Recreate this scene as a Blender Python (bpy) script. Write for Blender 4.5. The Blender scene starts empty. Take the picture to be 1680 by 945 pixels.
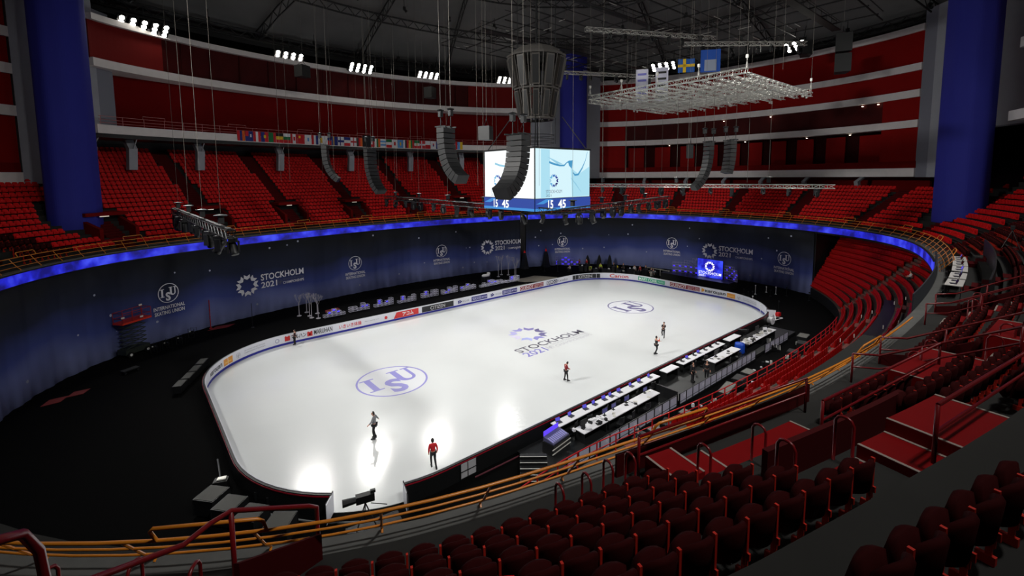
import bpy, bmesh, math, random
import numpy as np
from mathutils import Vector, Matrix
R = math.radians; PI = math.pi
random.seed(7); rng = np.random.RandomState(7)
SC = bpy.context.scene; COL = SC.collection
# ---------------------------------------------------------------- camera
CAMP = (-34.078, -36.368, 17.341)
YAW, PITCH, ROLL, FPX = 0.8717, 0.0958, -0.0074, 759.05
def cam_axes():
    f = np.array([math.cos(YAW)*math.cos(PITCH), math.sin(YAW)*math.cos(PITCH), -math.sin(PITCH)])
    r = np.array([math.sin(YAW), -math.cos(YAW), 0.]); u = np.cross(r, f)
    c, s = math.cos(ROLL), math.sin(ROLL)
    return c*r+s*u, -s*r+c*u, f
_r, _u, _f = cam_axes()
cd = bpy.data.cameras.new('camera'); cam = bpy.data.objects.new('camera', cd); COL.objects.link(cam)
cam.matrix_world = Matrix(((_r[0], _u[0], -_f[0], CAMP[0]), (_r[1], _u[1], -_f[1], CAMP[1]), (_r[2], _u[2], -_f[2], CAMP[2]), (0, 0, 0, 1)))
cd.sensor_width = 36; cd.lens = FPX/1680*36; cd.shift_y = -109.2/1680; cd.clip_start = 0.05; cd.clip_end = 500
SC.camera = cam
# ---------------------------------------------------------------- world, view, render quality
w = bpy.data.worlds.new('arena_dark'); SC.world = w; w.use_nodes = True
w.node_tree.nodes['Background'].inputs[0].default_value = (0.004, 0.005, 0.006, 1)
w.node_tree.nodes['Background'].inputs[1].default_value = 1.0
SC.view_settings.view_transform = 'Standard'; SC.view_settings.look = 'None'
SC.view_settings.gamma = 1; SC.view_settings.exposure = 0.0; SC.view_settings.use_curve_mapping = False
cy = SC.cycles
cy.max_bounces = 5; cy.diffuse_bounces = 3; cy.glossy_bounces = 2; cy.transmission_bounces = 2; cy.transparent_max_bounces = 6
cy.sample_clamp_indirect = 2.0; cy.use_denoising = True; cy.caustics_reflective = False; cy.caustics_refractive = False
# floodlight banks: (x, y, z, watts factor, number of lamp columns)
LAMP_W = 258.0   # each lamp column; far banks are tightly shuttered, the camera-side banks spill wide
LAMP_SPREAD, LAMP_SPREAD_NEAR = 60, 98
# ---------------------------------------------------------------- geometry helpers
def lin(c):
    return tuple(((v/255)/12.92 if v/255 <= .04045 else ((v/255+.055)/1.055)**2.4) for v in c)
MATS = {}
def mat(name, col, rough=.6, metal=0., emis=None, es=0., noise=0., nscale=4., spec=.5, srgb=True, alpha=None):
    if name in MATS: return MATS[name]
    m = bpy.data.materials.new(name); m.use_nodes = True; nt = m.node_tree; b = nt.nodes['Principled BSDF']
    c = lin(col) if srgb else col
    b.inputs['Base Color'].default_value = (*c, 1); b.inputs['Roughness'].default_value = rough; b.inputs['Metallic'].default_value = metal
    b.inputs['Specular IOR Level'].default_value = spec
    if emis:
        b.inputs['Emission Color'].default_value = (*lin(emis), 1); b.inputs['Emission Strength'].default_value = es
    if noise:
        tc = nt.nodes.new('ShaderNodeTexCoord'); n = nt.nodes.new('ShaderNodeTexNoise'); n.inputs['Scale'].default_value = nscale
        n.inputs['Detail'].default_value = 3
        mx = nt.nodes.new('ShaderNodeMixRGB'); mx.blend_type = 'MIX'
        mx.inputs[1].default_value = (*[v*(1-noise) for v in c], 1); mx.inputs[2].default_value = (*[min(1, v*(1+noise)) for v in c], 1)
        nt.links.new(tc.outputs['Object'], n.inputs['Vector']); nt.links.new(n.outputs['Fac'], mx.inputs[0]); nt.links.new(mx.outputs[0], b.inputs['Base Color'])
    if alpha is not None: b.inputs['Alpha'].default_value = alpha
    MATS[name] = m; return m
class MB:
    def __init__(s): s.v = []; s.f = []
    def add(s, vs, fs):
        o = len(s.v); s.v += [tuple(p) for p in vs]; s.f += [tuple(i+o for i in f) for f in fs]; return s
    def box(s, c, size, rz=0., ax=None, taper=1.):
        hx, hy, hz = size[0]/2, size[1]/2, size[2]/2; vs = []
        for z in (-hz, hz):
            k = taper if z > 0 else 1.
            for x, y in ((-hx, -hy), (hx, -hy), (hx, hy), (-hx, hy)): vs.append([x*k, y*k, z])
        if ax is not None:
            X, Y, Z = ax; vs = [[c[i]+v[0]*X[i]+v[1]*Y[i]+v[2]*Z[i] for i in range(3)] for v in vs]
        else:
            cz, sz = math.cos(rz), math.sin(rz); vs = [[c[0]+v[0]*cz-v[1]*sz, c[1]+v[0]*sz+v[1]*cz, c[2]+v[2]] for v in vs]
        return s.add(vs, [(3, 2, 1, 0), (4, 5, 6, 7), (0, 1, 5, 4), (1, 2, 6, 5), (2, 3, 7, 6), (3, 0, 4, 7)])
    def bar(s, a, b, r, n=4, r2=None):
        a = np.array(a, float); b = np.array(b, float); d = b-a; l = np.linalg.norm(d)
        if l < 1e-6: return s
        d /= l; t = np.array([0, 0, 1.]) if abs(d[2]) < .9 else np.array([1., 0, 0]); x = np.cross(d, t); x /= np.linalg.norm(x); y = np.cross(d, x)
        r2 = r if r2 is None else r2; vs = []
        for p, rr in ((a, r), (b, r2)):
            for k in range(n):
                an = 2*PI*(k+.5)/n; vs.append(p+rr*(math.cos(an)*x+math.sin(an)*y))
        fs = [(k, (k+1) % n, n+(k+1) % n, n+k) for k in range(n)]+[tuple(range(n))[::-1], tuple(range(n, 2*n))]
        return s.add(vs, fs)
    def tube(s, pts, r, n=6, closed=False):
        P = [np.array(p, float) for p in pts]; N = len(P); vs = []; ref = None
        for i in range(N):
            if closed: d = P[(i+1) % N]-P[i-1]
            else: d = P[min(i+1, N-1)]-P[max(i-1, 0)]
            d = d/(np.linalg.norm(d)+1e-9)
            t = np.array([0, 0, 1.]) if ref is None else ref
            if abs(d@t) > .95: t = np.array([1., 0, 0])
            x = np.cross(d, t); x /= np.linalg.norm(x); y = np.cross(x, d)
            if ref is None: ref = y
            else: ref = y
            for k in range(n):
                an = 2*PI*k/n; vs.append(P[i]+r*(math.cos(an)*x+math.sin(an)*y))
        fs = []
        for i in range(N if closed else N-1):
            j = (i+1) % N
            for k in range(n): fs.append((i*n+k, i*n+(k+1) % n, j*n+(k+1) % n, j*n+k))
        if not closed: fs += [tuple(range(n)), tuple(range((N-1)*n, N*n))[::-1]]
        return s.add(vs, fs)
    def cyl(s, c, r, h, n=16, r2=None, z0=0):
        return s.bar((c[0], c[1], c[2]), (c[0], c[1], c[2]+h), r, n, r2)
    def lathe(s, prof, c=(0, 0, 0), n=20, sx=1., sy=1., rz=0.):
        vs = []; m = len(prof)
        for k in range(n):
            a = 2*PI*k/n
            for r, z in prof:
                x = r*math.cos(a)*sx; y = r*math.sin(a)*sy
                vs.append((c[0]+x*math.cos(rz)-y*math.sin(rz), c[1]+x*math.sin(rz)+y*math.cos(rz), c[2]+z))
        fs = []
        for k in range(n):
            j = (k+1) % n
            for i in range(m-1): fs.append((k*m+i, j*m+i, j*m+i+1, k*m+i+1))
        return s.add(vs, fs)
    def grid(s, rows, closed=False):
        """rows: list of lists of points; quads between successive rows"""
        n = len(rows[0]); vs = [p for r in rows for p in r]; fs = []
        M = len(rows)
        for i in range(M if closed else M-1):
            j = (i+1) % M
            for k in range(n-1): fs.append((i*n+k, i*n+k+1, j*n+k+1, j*n+k))
        return s.add(vs, fs)
    def loft(s, rings, cap=True, closed=False):
        """rings of equal length, closed cross-section"""
        n = len(rings[0]); vs = [p for r in rings for p in r]; fs = []; M = len(rings)
        for i in range(M if closed else M-1):
            j = (i+1) % M
            for k in range(n): fs.append((i*n+k, i*n+(k+1) % n, j*n+(k+1) % n, j*n+k))
        if cap and not closed: fs += [tuple(range(n))[::-1], tuple(range((M-1)*n, M*n))]
        return s.add(vs, fs)
    def build(s, name, m, parent=None, smooth=False, mats=None):
        me = bpy.data.meshes.new(name); me.from_pydata([tuple(map(float, p)) for p in s.v], [], s.f); me.validate(); me.update()
        if m is not None: me.materials.append(m)
        if smooth: me.polygons.foreach_set('use_smooth', [True]*len(me.polygons))
        o = bpy.data.objects.new(name, me); COL.objects.link(o)
        if parent is not None: o.parent = parent
        return o
def tag(o, label=None, cat=None, group=None, kind=None):
    if label: o['label'] = label
    if cat: o['category'] = cat
    if group: o['group'] = group
    if kind: o['kind'] = kind
    return o
def thing(name, loc, label, cat, group=None, rz=0.):
    e = bpy.data.objects.new(name, None); COL.objects.link(e); e.location = loc; e.rotation_euler = (0, 0, rz); e.empty_display_size = .2
    return tag(e, label, cat, group)
def struct(o): o['kind'] = 'structure'; return o
def copy_tree(o, parent=None):
    c = o.copy(); COL.objects.link(c)
    if parent is not None: c.parent = parent
    for ch in o.children: copy_tree(ch, c)
    return c
_W = 'zeroth first second third fourth fifth sixth seventh eighth ninth tenth eleventh twelfth thirteenth fourteenth fifteenth sixteenth seventeenth eighteenth nineteenth twentieth'.split()
def ordw(n):
    if n <= 20: return _W[n]
    t = {1: 'ten', 2: 'twenty', 3: 'thirty', 4: 'forty', 5: 'fifty', 6: 'sixty', 7: 'seventy', 8: 'eighty'}[n//10]
    return (t[:-1]+'ieth') if n % 10 == 0 else t+'-'+_W[n % 10]
# text and marks as flat meshes mapped through f(x, y) -> point
def text_geo(txt, size=1., bold=0., align='LEFT', space=1.):
    cu = bpy.data.curves.new('t', 'FONT'); cu.body = txt; cu.size = size; cu.align_x = align; cu.offset = bold; cu.resolution_u = 3; cu.space_character = space
    ob = bpy.data.objects.new('t', cu); me = bpy.data.meshes.new_from_object(ob)
    vs = [tuple(v.co) for v in me.vertices]; fs = [tuple(p.vertices) for p in me.polygons]
    bpy.data.objects.remove(ob); bpy.data.curves.remove(cu); bpy.data.meshes.remove(me)
    return vs, fs
def fit_text(txt, x0, x1, y0, y1, bold=0.):
    """text geometry scaled to fill a rectangle"""
    vs, fs = text_geo(txt, 1., bold)
    if not vs: return [], []
    a = np.array(vs); lo = a.min(0); hi = a.max(0)
    out = [((x0+(v[0]-lo[0])/(hi[0]-lo[0])*(x1-x0)), (y0+(v[1]-lo[1])/(hi[1]-lo[1])*(y1-y0))) for v in vs]
    return out, fs
def star_geo(cx, cy, r):
    vs = []; fs = []
    for k in range(8):
        t = PI/2+k*PI/4; o = len(vs)
        for rr, da in ((1.0, -15), (.80, 0), (1.0, 15), (.70, 21), (.50, 0), (.70, -21)):
            a = t+R(da); vs.append((cx+r*rr*math.cos(a), cy+r*rr*math.sin(a)))
        fs += [(o, o+1, o+4, o+5), (o+1, o+2, o+3, o+4)]
    return vs, fs
def ring_geo(cx, cy, r, t, n=48, sx=1.):
    vs = []; fs = []
    for k in range(n):
        a = 2*PI*k/n
        vs += [(cx+r*math.cos(a)*sx, cy+r*math.sin(a)), (cx+(r-t)*math.cos(a)*sx, cy+(r-t)*math.sin(a))]
    for k in range(n):
        j = (k+1) % n; fs.append((2*k, 2*j, 2*j+1, 2*k+1))
    return vs, fs
def isu_geo(cx, cy, r, t=.07):
    """round mark: ring, serif I, lowered S, serif U"""
    vs, fs = ring_geo(cx, cy, r, r*t)
    def poly(ps):
        o = len(vs); vs.extend([(cx+x*r, cy+y*r) for x, y in ps]); fs.append(tuple(range(o, o+len(ps))))
    poly([(-.68, -.30), (-.50, -.30), (-.50, .42), (-.68, .42)]); poly([(-.80, .42), (-.38, .42), (-.38, .48), (-.80, .48)]); poly([(-.80, -.36), (-.38, -.36), (-.38, -.30), (-.80, -.30)])
    poly([(.16, -.02), (.34, -.02), (.34, .52), (.16, .52)]); poly([(.60, -.02), (.70, -.02), (.70, .52), (.60, .52)]); poly([(.06, .52), (.44, .52), (.44, .58), (.06, .58)]); poly([(.50, .52), (.80, .52), (.80, .58), (.50, .58)])
    o = len(vs); n = 10
    for k in range(n+1):
        a = PI+PI*k/n
        vs.append((cx+r*(.43+.27*math.cos(a)), cy+r*(-.02+.27*math.sin(a)))); vs.append((cx+r*(.47+.13*math.cos(a)), cy+r*(-.02+.16*math.sin(a))))
    for k in range(n): fs.append((o+2*k, o+2*k+2, o+2*k+3, o+2*k+1))
    tv, tf = fit_text('S', -.28*r+cx, .20*r+cx, -.80*r+cy, .10*r+cy, .04)
    o = len(vs); vs += tv; fs += [tuple(i+o for i in f) for f in tf]
    return vs, fs
def stick(name, geo, f, m, parent):
    vs, fs = geo
    b = MB(); b.add([f(x, y) for x, y in [(v[0], v[1]) for v in vs]], fs)
    return b.build(name, m, parent)
def rect_geo(x0, x1, y0, y1, n=1):
    vs = []; fs = []
    for k in range(n+1):
        x = x0+(x1-x0)*k/n; vs += [(x, y0), (x, y1)]
    for k in range(n): fs.append((2*k, 2*k+2, 2*k+3, 2*k+1))
    return vs, fs
# ---------------------------------------------------------------- the oval of the upper tier
CP = [(44,-1),(43.6,-10),(39.5,-19),(34.5,-24),(29.5,-26.8),(24.5,-28.4),(17,-30.2),(8,-31.4),(-2,-31.9),(-12,-31.8),(-20,-31),(-24.9,-29.45),(-29.1,-28.72),(-32.5,-27),(-35.5,-24.8),(-38.5,-21.3),(-41,-16),(-43.2,-8),(-43.8,0),(-43.2,8),(-42,13),(-40.2,17.3),(-38.2,20.3),(-35,23.7),(-31,26),(-26.8,27.7),(-21.8,29.2),(-15,30.8),(-7,31.9),(0,32.3),(8,32.2),(16,31.3),(23,29.8),(29,27.8),(34.5,25),(38.8,21.2),(42,15.5),(43.7,8)]
def _oval(n=2000):
    P = np.array(CP, float); N = len(P); out = []
    for i in range(N):
        p0, p1, p2, p3 = P[i-1], P[i], P[(i+1) % N], P[(i+2) % N]
        for k in range(30):
            t = k/30; out.append(.5*((2*p1)+(-p0+p2)*t+(2*p0-5*p1+4*p2-p3)*t*t+(-p0+3*p1-3*p2+p3)*t**3))
    A = np.array(out)
    for _ in range(3):
        K = np.hanning(61); K /= K.sum(); B = np.concatenate([A[-30:], A, A[:30]])
        A = np.stack([np.convolve(B[:, j], K, 'valid') for j in (0, 1)], 1)
    D = np.hypot(*np.diff(np.vstack([A, A[:1]]), axis=0).T); s = np.concatenate([[0], np.cumsum(D)]); L = s[-1]
    u = np.linspace(0, L, n, endpoint=False); A2 = np.vstack([A, A[:1]])
    Q = np.stack([np.interp(u, s, A2[:, j]) for j in (0, 1)], 1)
    T = np.roll(Q, -6, 0)-np.roll(Q, 6, 0); T /= np.hypot(*T.T)[:, None]
    Nn = np.stack([-T[:, 1], T[:, 0]], 1)
    if (Nn*Q).sum() < 0: Nn = -Nn
    return Q, Nn, L
OQ, ON, OL = _oval()
def O(u, d=0., z=0.):
    """point at arc length u of the oval, d metres outward, height z"""
    t = (u % OL)/OL*2000; i = int(t); k = t-i; j = (i+1) % 2000; i %= 2000
    q = OQ[i]*(1-k)+OQ[j]*k; n = ON[i]*(1-k)+ON[j]*k
    return (q[0]+n[0]*d, q[1]+n[1]*d, z)
def Odir(u):
    i = int((u % OL)/OL*2000) % 2000; n = ON[i]; return math.atan2(n[1], n[0])   # outward heading
def ou(x, y):
    d = np.hypot(OQ[:, 0]-x, OQ[:, 1]-y); return float(d.argmin()/2000*OL)
def frange(a, b, st):
    n = max(1, int(round((b-a)/st))); return [a+(b-a)*k/n for k in range(n+1)]
def sweep(u0, u1, section, st=1.5, mb=None):
    """closed cross-section [(d, z)...] swept along the oval"""
    mb = mb or MB(); return mb.loft([[O(u, d, z) for d, z in section] for u in frange(u0, u1, st)])
ROW_D0, ROW_T, ROW_Z0, ROW_R = 1.3, .85, 10.35, .5
def row_d(r): return ROW_D0+ROW_T*r
def row_z(r): return ROW_Z0+ROW_R*r
AISLE = [(85.2-9.67*k) % OL for k in range(-3, 22)]
def aisle_off(u):
    return min(abs(((u-a+OL/2) % OL)-OL/2) for a in AISLE)
def in_frame(p, m=40):
    d = np.array(p, float)-np.array(CAMP); z = d@_f
    if z < .3: return False
    x = 840+FPX*(d@_r)/z; y = 363.3-FPX*(d@_u)/z
    return -m < x < 1680+m and -m < y < 945+m
def roof_z(rho): return 38.6+14.5*(1-rho**2)
def ceil_at(x, y):
    a = math.hypot(x, y)+1e-6; c = np.hypot(OQ[:, 0], OQ[:, 1]); i = int(np.argmax((OQ[:, 0]*x+OQ[:, 1]*y)/(c*a))); return roof_z(min(1, a/(c[i]+21.5)))-.6
# ---------------------------------------------------------------- materials
M_ice = mat('ice', (218, 221, 221), .17, spec=.33, noise=.03, nscale=.35)
M_black = mat('black_carpet', (5, 5, 5), .9, noise=.25, nscale=.4, spec=.06)
M_conc = mat('concrete', (92, 92, 90), .85, noise=.2, nscale=3)
M_concd = mat('dark_concrete', (30, 29, 27), .9, noise=.2, nscale=2)
M_grey = mat('grey_fascia', (228, 222, 220), .7, noise=.08, nscale=1.5)
M_pier = mat('pier_concrete', (160, 162, 170), .85, noise=.1, nscale=.7)
M_red = mat('red_panel', (132, 7, 5), .7, spec=.12, noise=.1, nscale=.5)
M_dred = mat('dark_red_panel', (104, 7, 8), .8, spec=.08, noise=.15, nscale=.5)
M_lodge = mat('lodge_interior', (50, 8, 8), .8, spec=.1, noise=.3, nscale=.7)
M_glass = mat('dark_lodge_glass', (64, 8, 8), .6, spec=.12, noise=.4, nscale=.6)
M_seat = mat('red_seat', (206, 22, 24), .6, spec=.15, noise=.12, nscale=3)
M_seat_shaded = mat('red_seat_fabric_shaded', (48, 5, 6), .85, spec=.085, noise=.15, nscale=12)  # close seats: dark fabric with the near stand's dimness put into the colour
M_bracket = mat('red_bracket', (196, 40, 24), .5)
M_rail = mat('red_rail_paint', (110, 12, 18), .32, spec=.6)
M_yel = mat('yellow_rail_paint', (214, 128, 34), .35, spec=.6)
M_blue = mat('blue_drape', (30, 34, 140), .8, noise=.08, nscale=.3)
M_steel = mat('dark_steel', (44, 45, 46), .45, metal=.6)
M_alu = mat('aluminium', (215, 214, 206), .35, metal=.35)
M_roof = mat('roof_panel', (112, 112, 112), .85, noise=.25, nscale=.25)
M_blk = mat('black_paint', (18, 19, 20), .45)
M_blk2 = mat('black_case', (18, 19, 21), .5, noise=.2, nscale=3)
M_white = mat('white_board', (228, 229, 238), .35)
M_wtab = mat('white_table', (226, 226, 230), .5)
M_kick = mat('blue_kick_strip', (36, 40, 150), .4)
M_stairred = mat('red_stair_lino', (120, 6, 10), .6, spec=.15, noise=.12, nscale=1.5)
M_nose = mat('pale_nosing', (150, 136, 128), .6)
M_scr = mat('laptop_screen', (20, 20, 60), .3, emis=(96, 90, 220), es=.8)
M_cable = mat('steel_cable', (112, 106, 98), .5, metal=.2)
M_logo = mat('pale_print', (232, 232, 240), .7)
M_purple = mat('ice_violet_paint', (128, 124, 196), .35)
M_dark = mat('ice_dark_paint', (92, 90, 104), .35)
M_greytop = mat('grey_case_top', (58, 58, 52), .6, noise=.1, nscale=3)
M_lens = mat('lamp_lens', (255, 255, 255), .3, emis=(255, 252, 240), es=30)
FZ = -0.03
# ================================================================ SETTING
def disc(d, z): return [O(u, d, z) for u in frange(0, OL-1, 2)]
b = MB(); ring = disc(4.5, FZ); ring2 = disc(4.5, FZ-.3); n = len(ring)
b.add(ring+ring2, [tuple(range(n)), tuple(range(n, 2*n))[::-1]]+[(k, (k+1) % n, n+(k+1) % n, n+k) for k in range(n)])
fl = struct(b.build('floor', M_black))
# stepped floor of the upper tier
def tier(u0, u1, nrow, name, back=3.0):
    sec = [(0.0, 10.05), (0.0, 10.2), (.55, 10.2), (.55, 10.35)]
    for r in range(nrow):
        sec += [(row_d(r), row_z(r)-ROW_R if r else 10.35), (row_d(r), row_z(r))]
    sec += [(row_d(nrow), row_z(nrow-1)), (row_d(nrow), row_z(nrow-1)-.6), (.3, 9.3), (.3, 9.0), (0, 9.0)]
    rows = []
    mb = MB()
    for u in frange(u0, u1, 1.6): rows.append([O(u, d, z) for d, z in sec])
    return struct(mb.loft(rows).build(name, M_concd))
tier(100, 226, 22, 'floor_upper_tier'); tier(226, OL+26, 10, 'floor_upper_tier'); tier(26, 100, 14, 'floor_upper_tier')
# concrete kerb in front of the seats, under the yellow rail
b = MB()
sweep(0, OL, [(-.02, 10.0), (-.02, 10.24), (.62, 10.24), (.62, 10.0)], 1.5, b)
struct(b.build('kerb_trim', M_conc))
b = MB(); sweep(66, 112, [(-1.7, 8.7), (-1.7, 8.95), (.1, 9.05), (.1, 8.7)], 1.5, b)
struct(b.build('ledge_trim', M_concd))
# soffit and wall under the ledge
b = MB(); sweep(0, OL, [(.25, 0), (.25, 9.1), (.5, 9.1), (.5, 0)] if False else [(3.9, -.1), (3.9, 9.2), (4.2, 9.2), (4.2, -.1)], 2, b)
struct(b.build('wall_undercroft', M_blk))
# ---------------------------------------------------------------- end walls with five grey bands (both short ends)
def wall_end(u0, u1, D, tag_):
    bands = [(16.95, 18.2), (24.0, 25.05), (28.25, 29.3), (31.95, 32.95), (37.35, 38.25)]
    for z0, z1 in bands:
        b = MB(); sweep(u0, u1, [(D-.15, z0), (D-.15, z1), (D+1.6, z1), (D+1.6, z0)], 1.2, b); struct(b.build('fascia_trim_'+tag_, M_grey))
    # plain red walls between the upper bands
    b = MB()
    sweep(u0, u1, [(D+.25, 32.9), (D+.25, 37.4), (D+.6, 37.4), (D+.6, 32.9)], 1.2, b)
    sweep(u0, u1, [(D+.25, 29.2), (D+.25, 32), (D+.6, 32), (D+.6, 29.2)], 1.2, b)
    struct(b.build('wall_'+tag_, M_red))
    # glazed lodges
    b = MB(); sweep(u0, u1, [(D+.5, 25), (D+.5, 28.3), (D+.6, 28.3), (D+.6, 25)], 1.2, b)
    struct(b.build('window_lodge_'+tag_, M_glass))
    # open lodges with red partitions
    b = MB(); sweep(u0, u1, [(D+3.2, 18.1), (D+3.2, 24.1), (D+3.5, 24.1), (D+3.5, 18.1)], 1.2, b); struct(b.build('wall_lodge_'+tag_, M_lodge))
    b = MB(); k = 0
    us = frange(u0, u1, 3.3)
    for a, c in zip(us[:-1], us[1:]):
        sweep(a+.35, a+2.3, [(D+2.6, 18.2), (D+2.6, 23.6), (D+2.8, 23.6), (D+2.8, 18.2)], 1, b); k += 1
    struct(b.build('wall_lodge_red_'+tag_, M_red))
    b = MB(); sweep(u0, u1, [(D+.1, 18.2), (D+.1, 19.2), (D+.3, 19.2), (D+.3, 18.2)], 1.2, b); struct(b.build('wall_parapet_'+tag_, M_dred))
    for a, c in ((u0, u0+3.4), (u1-3.4, u1)):
        b = MB()
        sweep(a, c, [(D+.2, 18.1), (D+.2, 24.1), (D+.5, 24.1), (D+.5, 18.1)], 1, b); sweep(a, c, [(D+.2, 25), (D+.2, 28.3), (D+.5, 28.3), (D+.5, 25)], 1, b)
        struct(b.build('wall_cheek_'+tag_, M_red))
    b = MB(); sweep(u0, u1, [(D+3, 9.5), (D+3, 17.2), (D+3.4, 17.2), (D+3.4, 9.5)], 1.2, b); struct(b.build('wall_back_'+tag_, M_dred))
uRa, uRb = 227.1, OL+15.6     # far short end
uLa, uLb = 101., 151.2        # near short end beside the camera's left
wall_end(uRa, uRb, 14, 'right'); wall_end(uLa, uLb, 12.6, 'left')
# small ceiling spots glowing in the lodges
k = 0
for u, d, z in [(uRa+17, 15.2, 28.0), (uRa+24, 15.2, 28.0), (uRa+34.5, 15.2, 28.0), (uRa+36, 15.2, 28.), (uRa+42, 15.2, 28.0), (uRa+43, 15.2, 28.), (uRa+9, 16.4, 23.8), (uRa+20, 16.4, 23.8), (uRa+28.4, 16.4, 23.8), (uRa+33, 16.4, 23.8)]:
    o = MB().lathe([(0, 0), (.12, 0), (.14, -.06), (.0, -.07)], O(u, d-1, z), 10).build('lodge_downlight', mat('downlight', (255, 240, 220), .4, emis=(255, 236, 210), es=6))
    tag(o, 'small round downlight glowing under a grey lodge band of the red end wall', 'downlight', 'lodge downlights'); k += 1
# grey struts carrying the lowest band
for k, u in enumerate(frange(uRa+6, uRb-5, 5.6)):
    a = np.array(O(u, 14.2, 17)); o_ = Odir(u); ax = ((-math.sin(o_), math.cos(o_), 0), (math.cos(o_), math.sin(o_), 0), (0, 0, 1))
    b = MB(); lo = O(u, 13.5, 14.9); mid = O(u, 13.1, 16.2); hi = O(u, 15.0, 17.1)
    X = np.array(ax[0])*.28; T = np.array(ax[1])*.35
    for p, q in ((lo, mid), (mid, hi)):
        p = np.array(p); q = np.array(q); b.loft([[p-X-T, p+X-T, p+X+T, p-X+T], [q-X-T, q+X-T, q+X+T, q-X+T]])
    struct(b.build('column_strut', M_pier))
# ---------------------------------------------------------------- long side: balcony, glazed lodge level, top band
def pathsec(pts, sec, mb):
    """cross-section swept along a plan polyline; d is outward from its centre (0,0)"""
    P = np.array(pts, float); rings = []
    for i, p in enumerate(P):
        t = P[min(i+1, len(P)-1)]-P[max(i-1, 0)]; t /= np.hypot(*t); nrm = np.array([-t[1], t[0]])
        if nrm@p < 0: nrm = -nrm
        rings.append([(p[0]+nrm[0]*d, p[1]+nrm[1]*d, z) for d, z in sec])
    return mb.loft(rings)
def smooth_path(ctrl, n=60):
    C = np.array(ctrl, float); t = np.linspace(0, 1, len(C)); tt = np.linspace(0, 1, n)
    deg = min(5, len(C)-1); return [(np.polyval(np.polyfit(t, C[:, 0], deg), a), np.polyval(np.polyfit(t, C[:, 1], deg), a)) for a in tt]
BALC = smooth_path([(-35.9, 35.3), (-32.2, 36.9), (-28.2, 38.8), (-18.3, 41.3), (-9, 42.7), (0, 43.1), (9, 42.9), (17.3, 41.6), (25, 38.6), (31, 34.6)])
b = MB(); pathsec(BALC, [(0, 22.75), (0, 23.75), (5.2, 23.75), (5.2, 22.75)], b); struct(b.build('balcony_trim', M_grey))
b = MB(); pathsec(BALC, [(.3, 22.3), (.3, 22.8), (5.2, 22.8), (5.2, 22.3)], b); struct(b.build('balcony_soffit_trim', M_blk))
b = MB(); pathsec(BALC, [(5.0, 23.5), (4.2, 30.6), (4.6, 30.6), (5.4, 23.5)], b); struct(b.build('wall_balcony', M_dred))
LODG = smooth_path([(-35.8, 35.6), (-31.5, 38.2), (-28, 40.3), (-18, 43.6), (-9, 44.6), (0, 44.7), (9, 43.9), (17.3, 42.3), (25.5, 38.8), (32, 34.0)])
b = MB(); pathsec(LODG, [(0, 30.35), (0, 31.3), (4, 31.3), (4, 30.35)], b); struct(b.build('fascia_trim_far', M_grey))
b = MB(); pathsec(LODG, [(-.2, 35.5), (-.2, 36.2), (4, 36.2), (4, 35.5)], b); struct(b.build('fascia_trim_far', M_grey))
b = MB(); pathsec(LODG, [(.9, 31.2), (.5, 35.6), (.7, 35.6), (1.1, 31.2)], b); struct(b.build('window_lodge_far', M_glass))
for i0, i1 in ((0, 12), (48, 60)):
    b = MB(); pathsec(LODG[i0:i1], [(.35, 31.2), (.35, 35.6), (.5, 35.6), (.5, 31.2)], b); struct(b.build('wall_lodge_far', mat('far_red_panel', (112, 26, 24), .8, spec=.1)))
b = MB()
for p in LODG[13:48:3]: b.box((p[0]*1.005, p[1]*1.012, 33.4), (.12, .12, 4.3))
struct(b.build('window_mullion_far', M_lodge))
# grey struts under the balcony
for i in (2, 8, 15, 23, 31, 39, 47):
    p = np.array(BALC[i]); q = np.array(BALC[min(i+1, 59)])-p; q /= np.hypot(*q); nn = np.array([-q[1], q[0]]); nn = nn if nn@p > 0 else -nn
    b = MB(); X = np.array([*q, 0])*.45
    lo = np.array([*(p+nn*2.6), 18.6]); mid = np.array([*(p+nn*2.2), 21.2]); hi = np.array([*(p+nn*3.4), 22.6]); T = np.array([*nn, 0])*.4
    b.loft([[c-X-T, c+X-T, c+X+T, c-X+T] for c in (lo, mid, hi)]); b.bar(mid-T, np.array([*(p+nn*.6), 22.5]), .07)
    struct(b.build('column_strut', M_pier))
# the matching balcony on the camera's own long side, of which only the far end shows
NBAL = smooth_path([(36.8, -32.2), (31, -35.2), (25, -38.6), (17.3, -41.6), (5, -43.0)])
for sec, nm, m_ in (([(0, 22.75), (0, 23.75), (5.2, 23.75), (5.2, 22.75)], 'balcony_trim', M_grey), ([(.4, 30.1), (.4, 31.1), (4, 31.1), (4, 30.1)], 'fascia_trim_near', M_grey), ([(1.2, 31.1), (1.2, 36), (1.4, 36), (1.4, 31.1)], 'wall_lodge_near', M_red), ([(3.0, 23.7), (3.0, 30.2), (3.4, 30.2), (3.4, 23.7)], 'wall_balcony_near', M_pier)):
    b = MB(); pathsec(NBAL, sec, b); struct(b.build(nm, m_))
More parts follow.
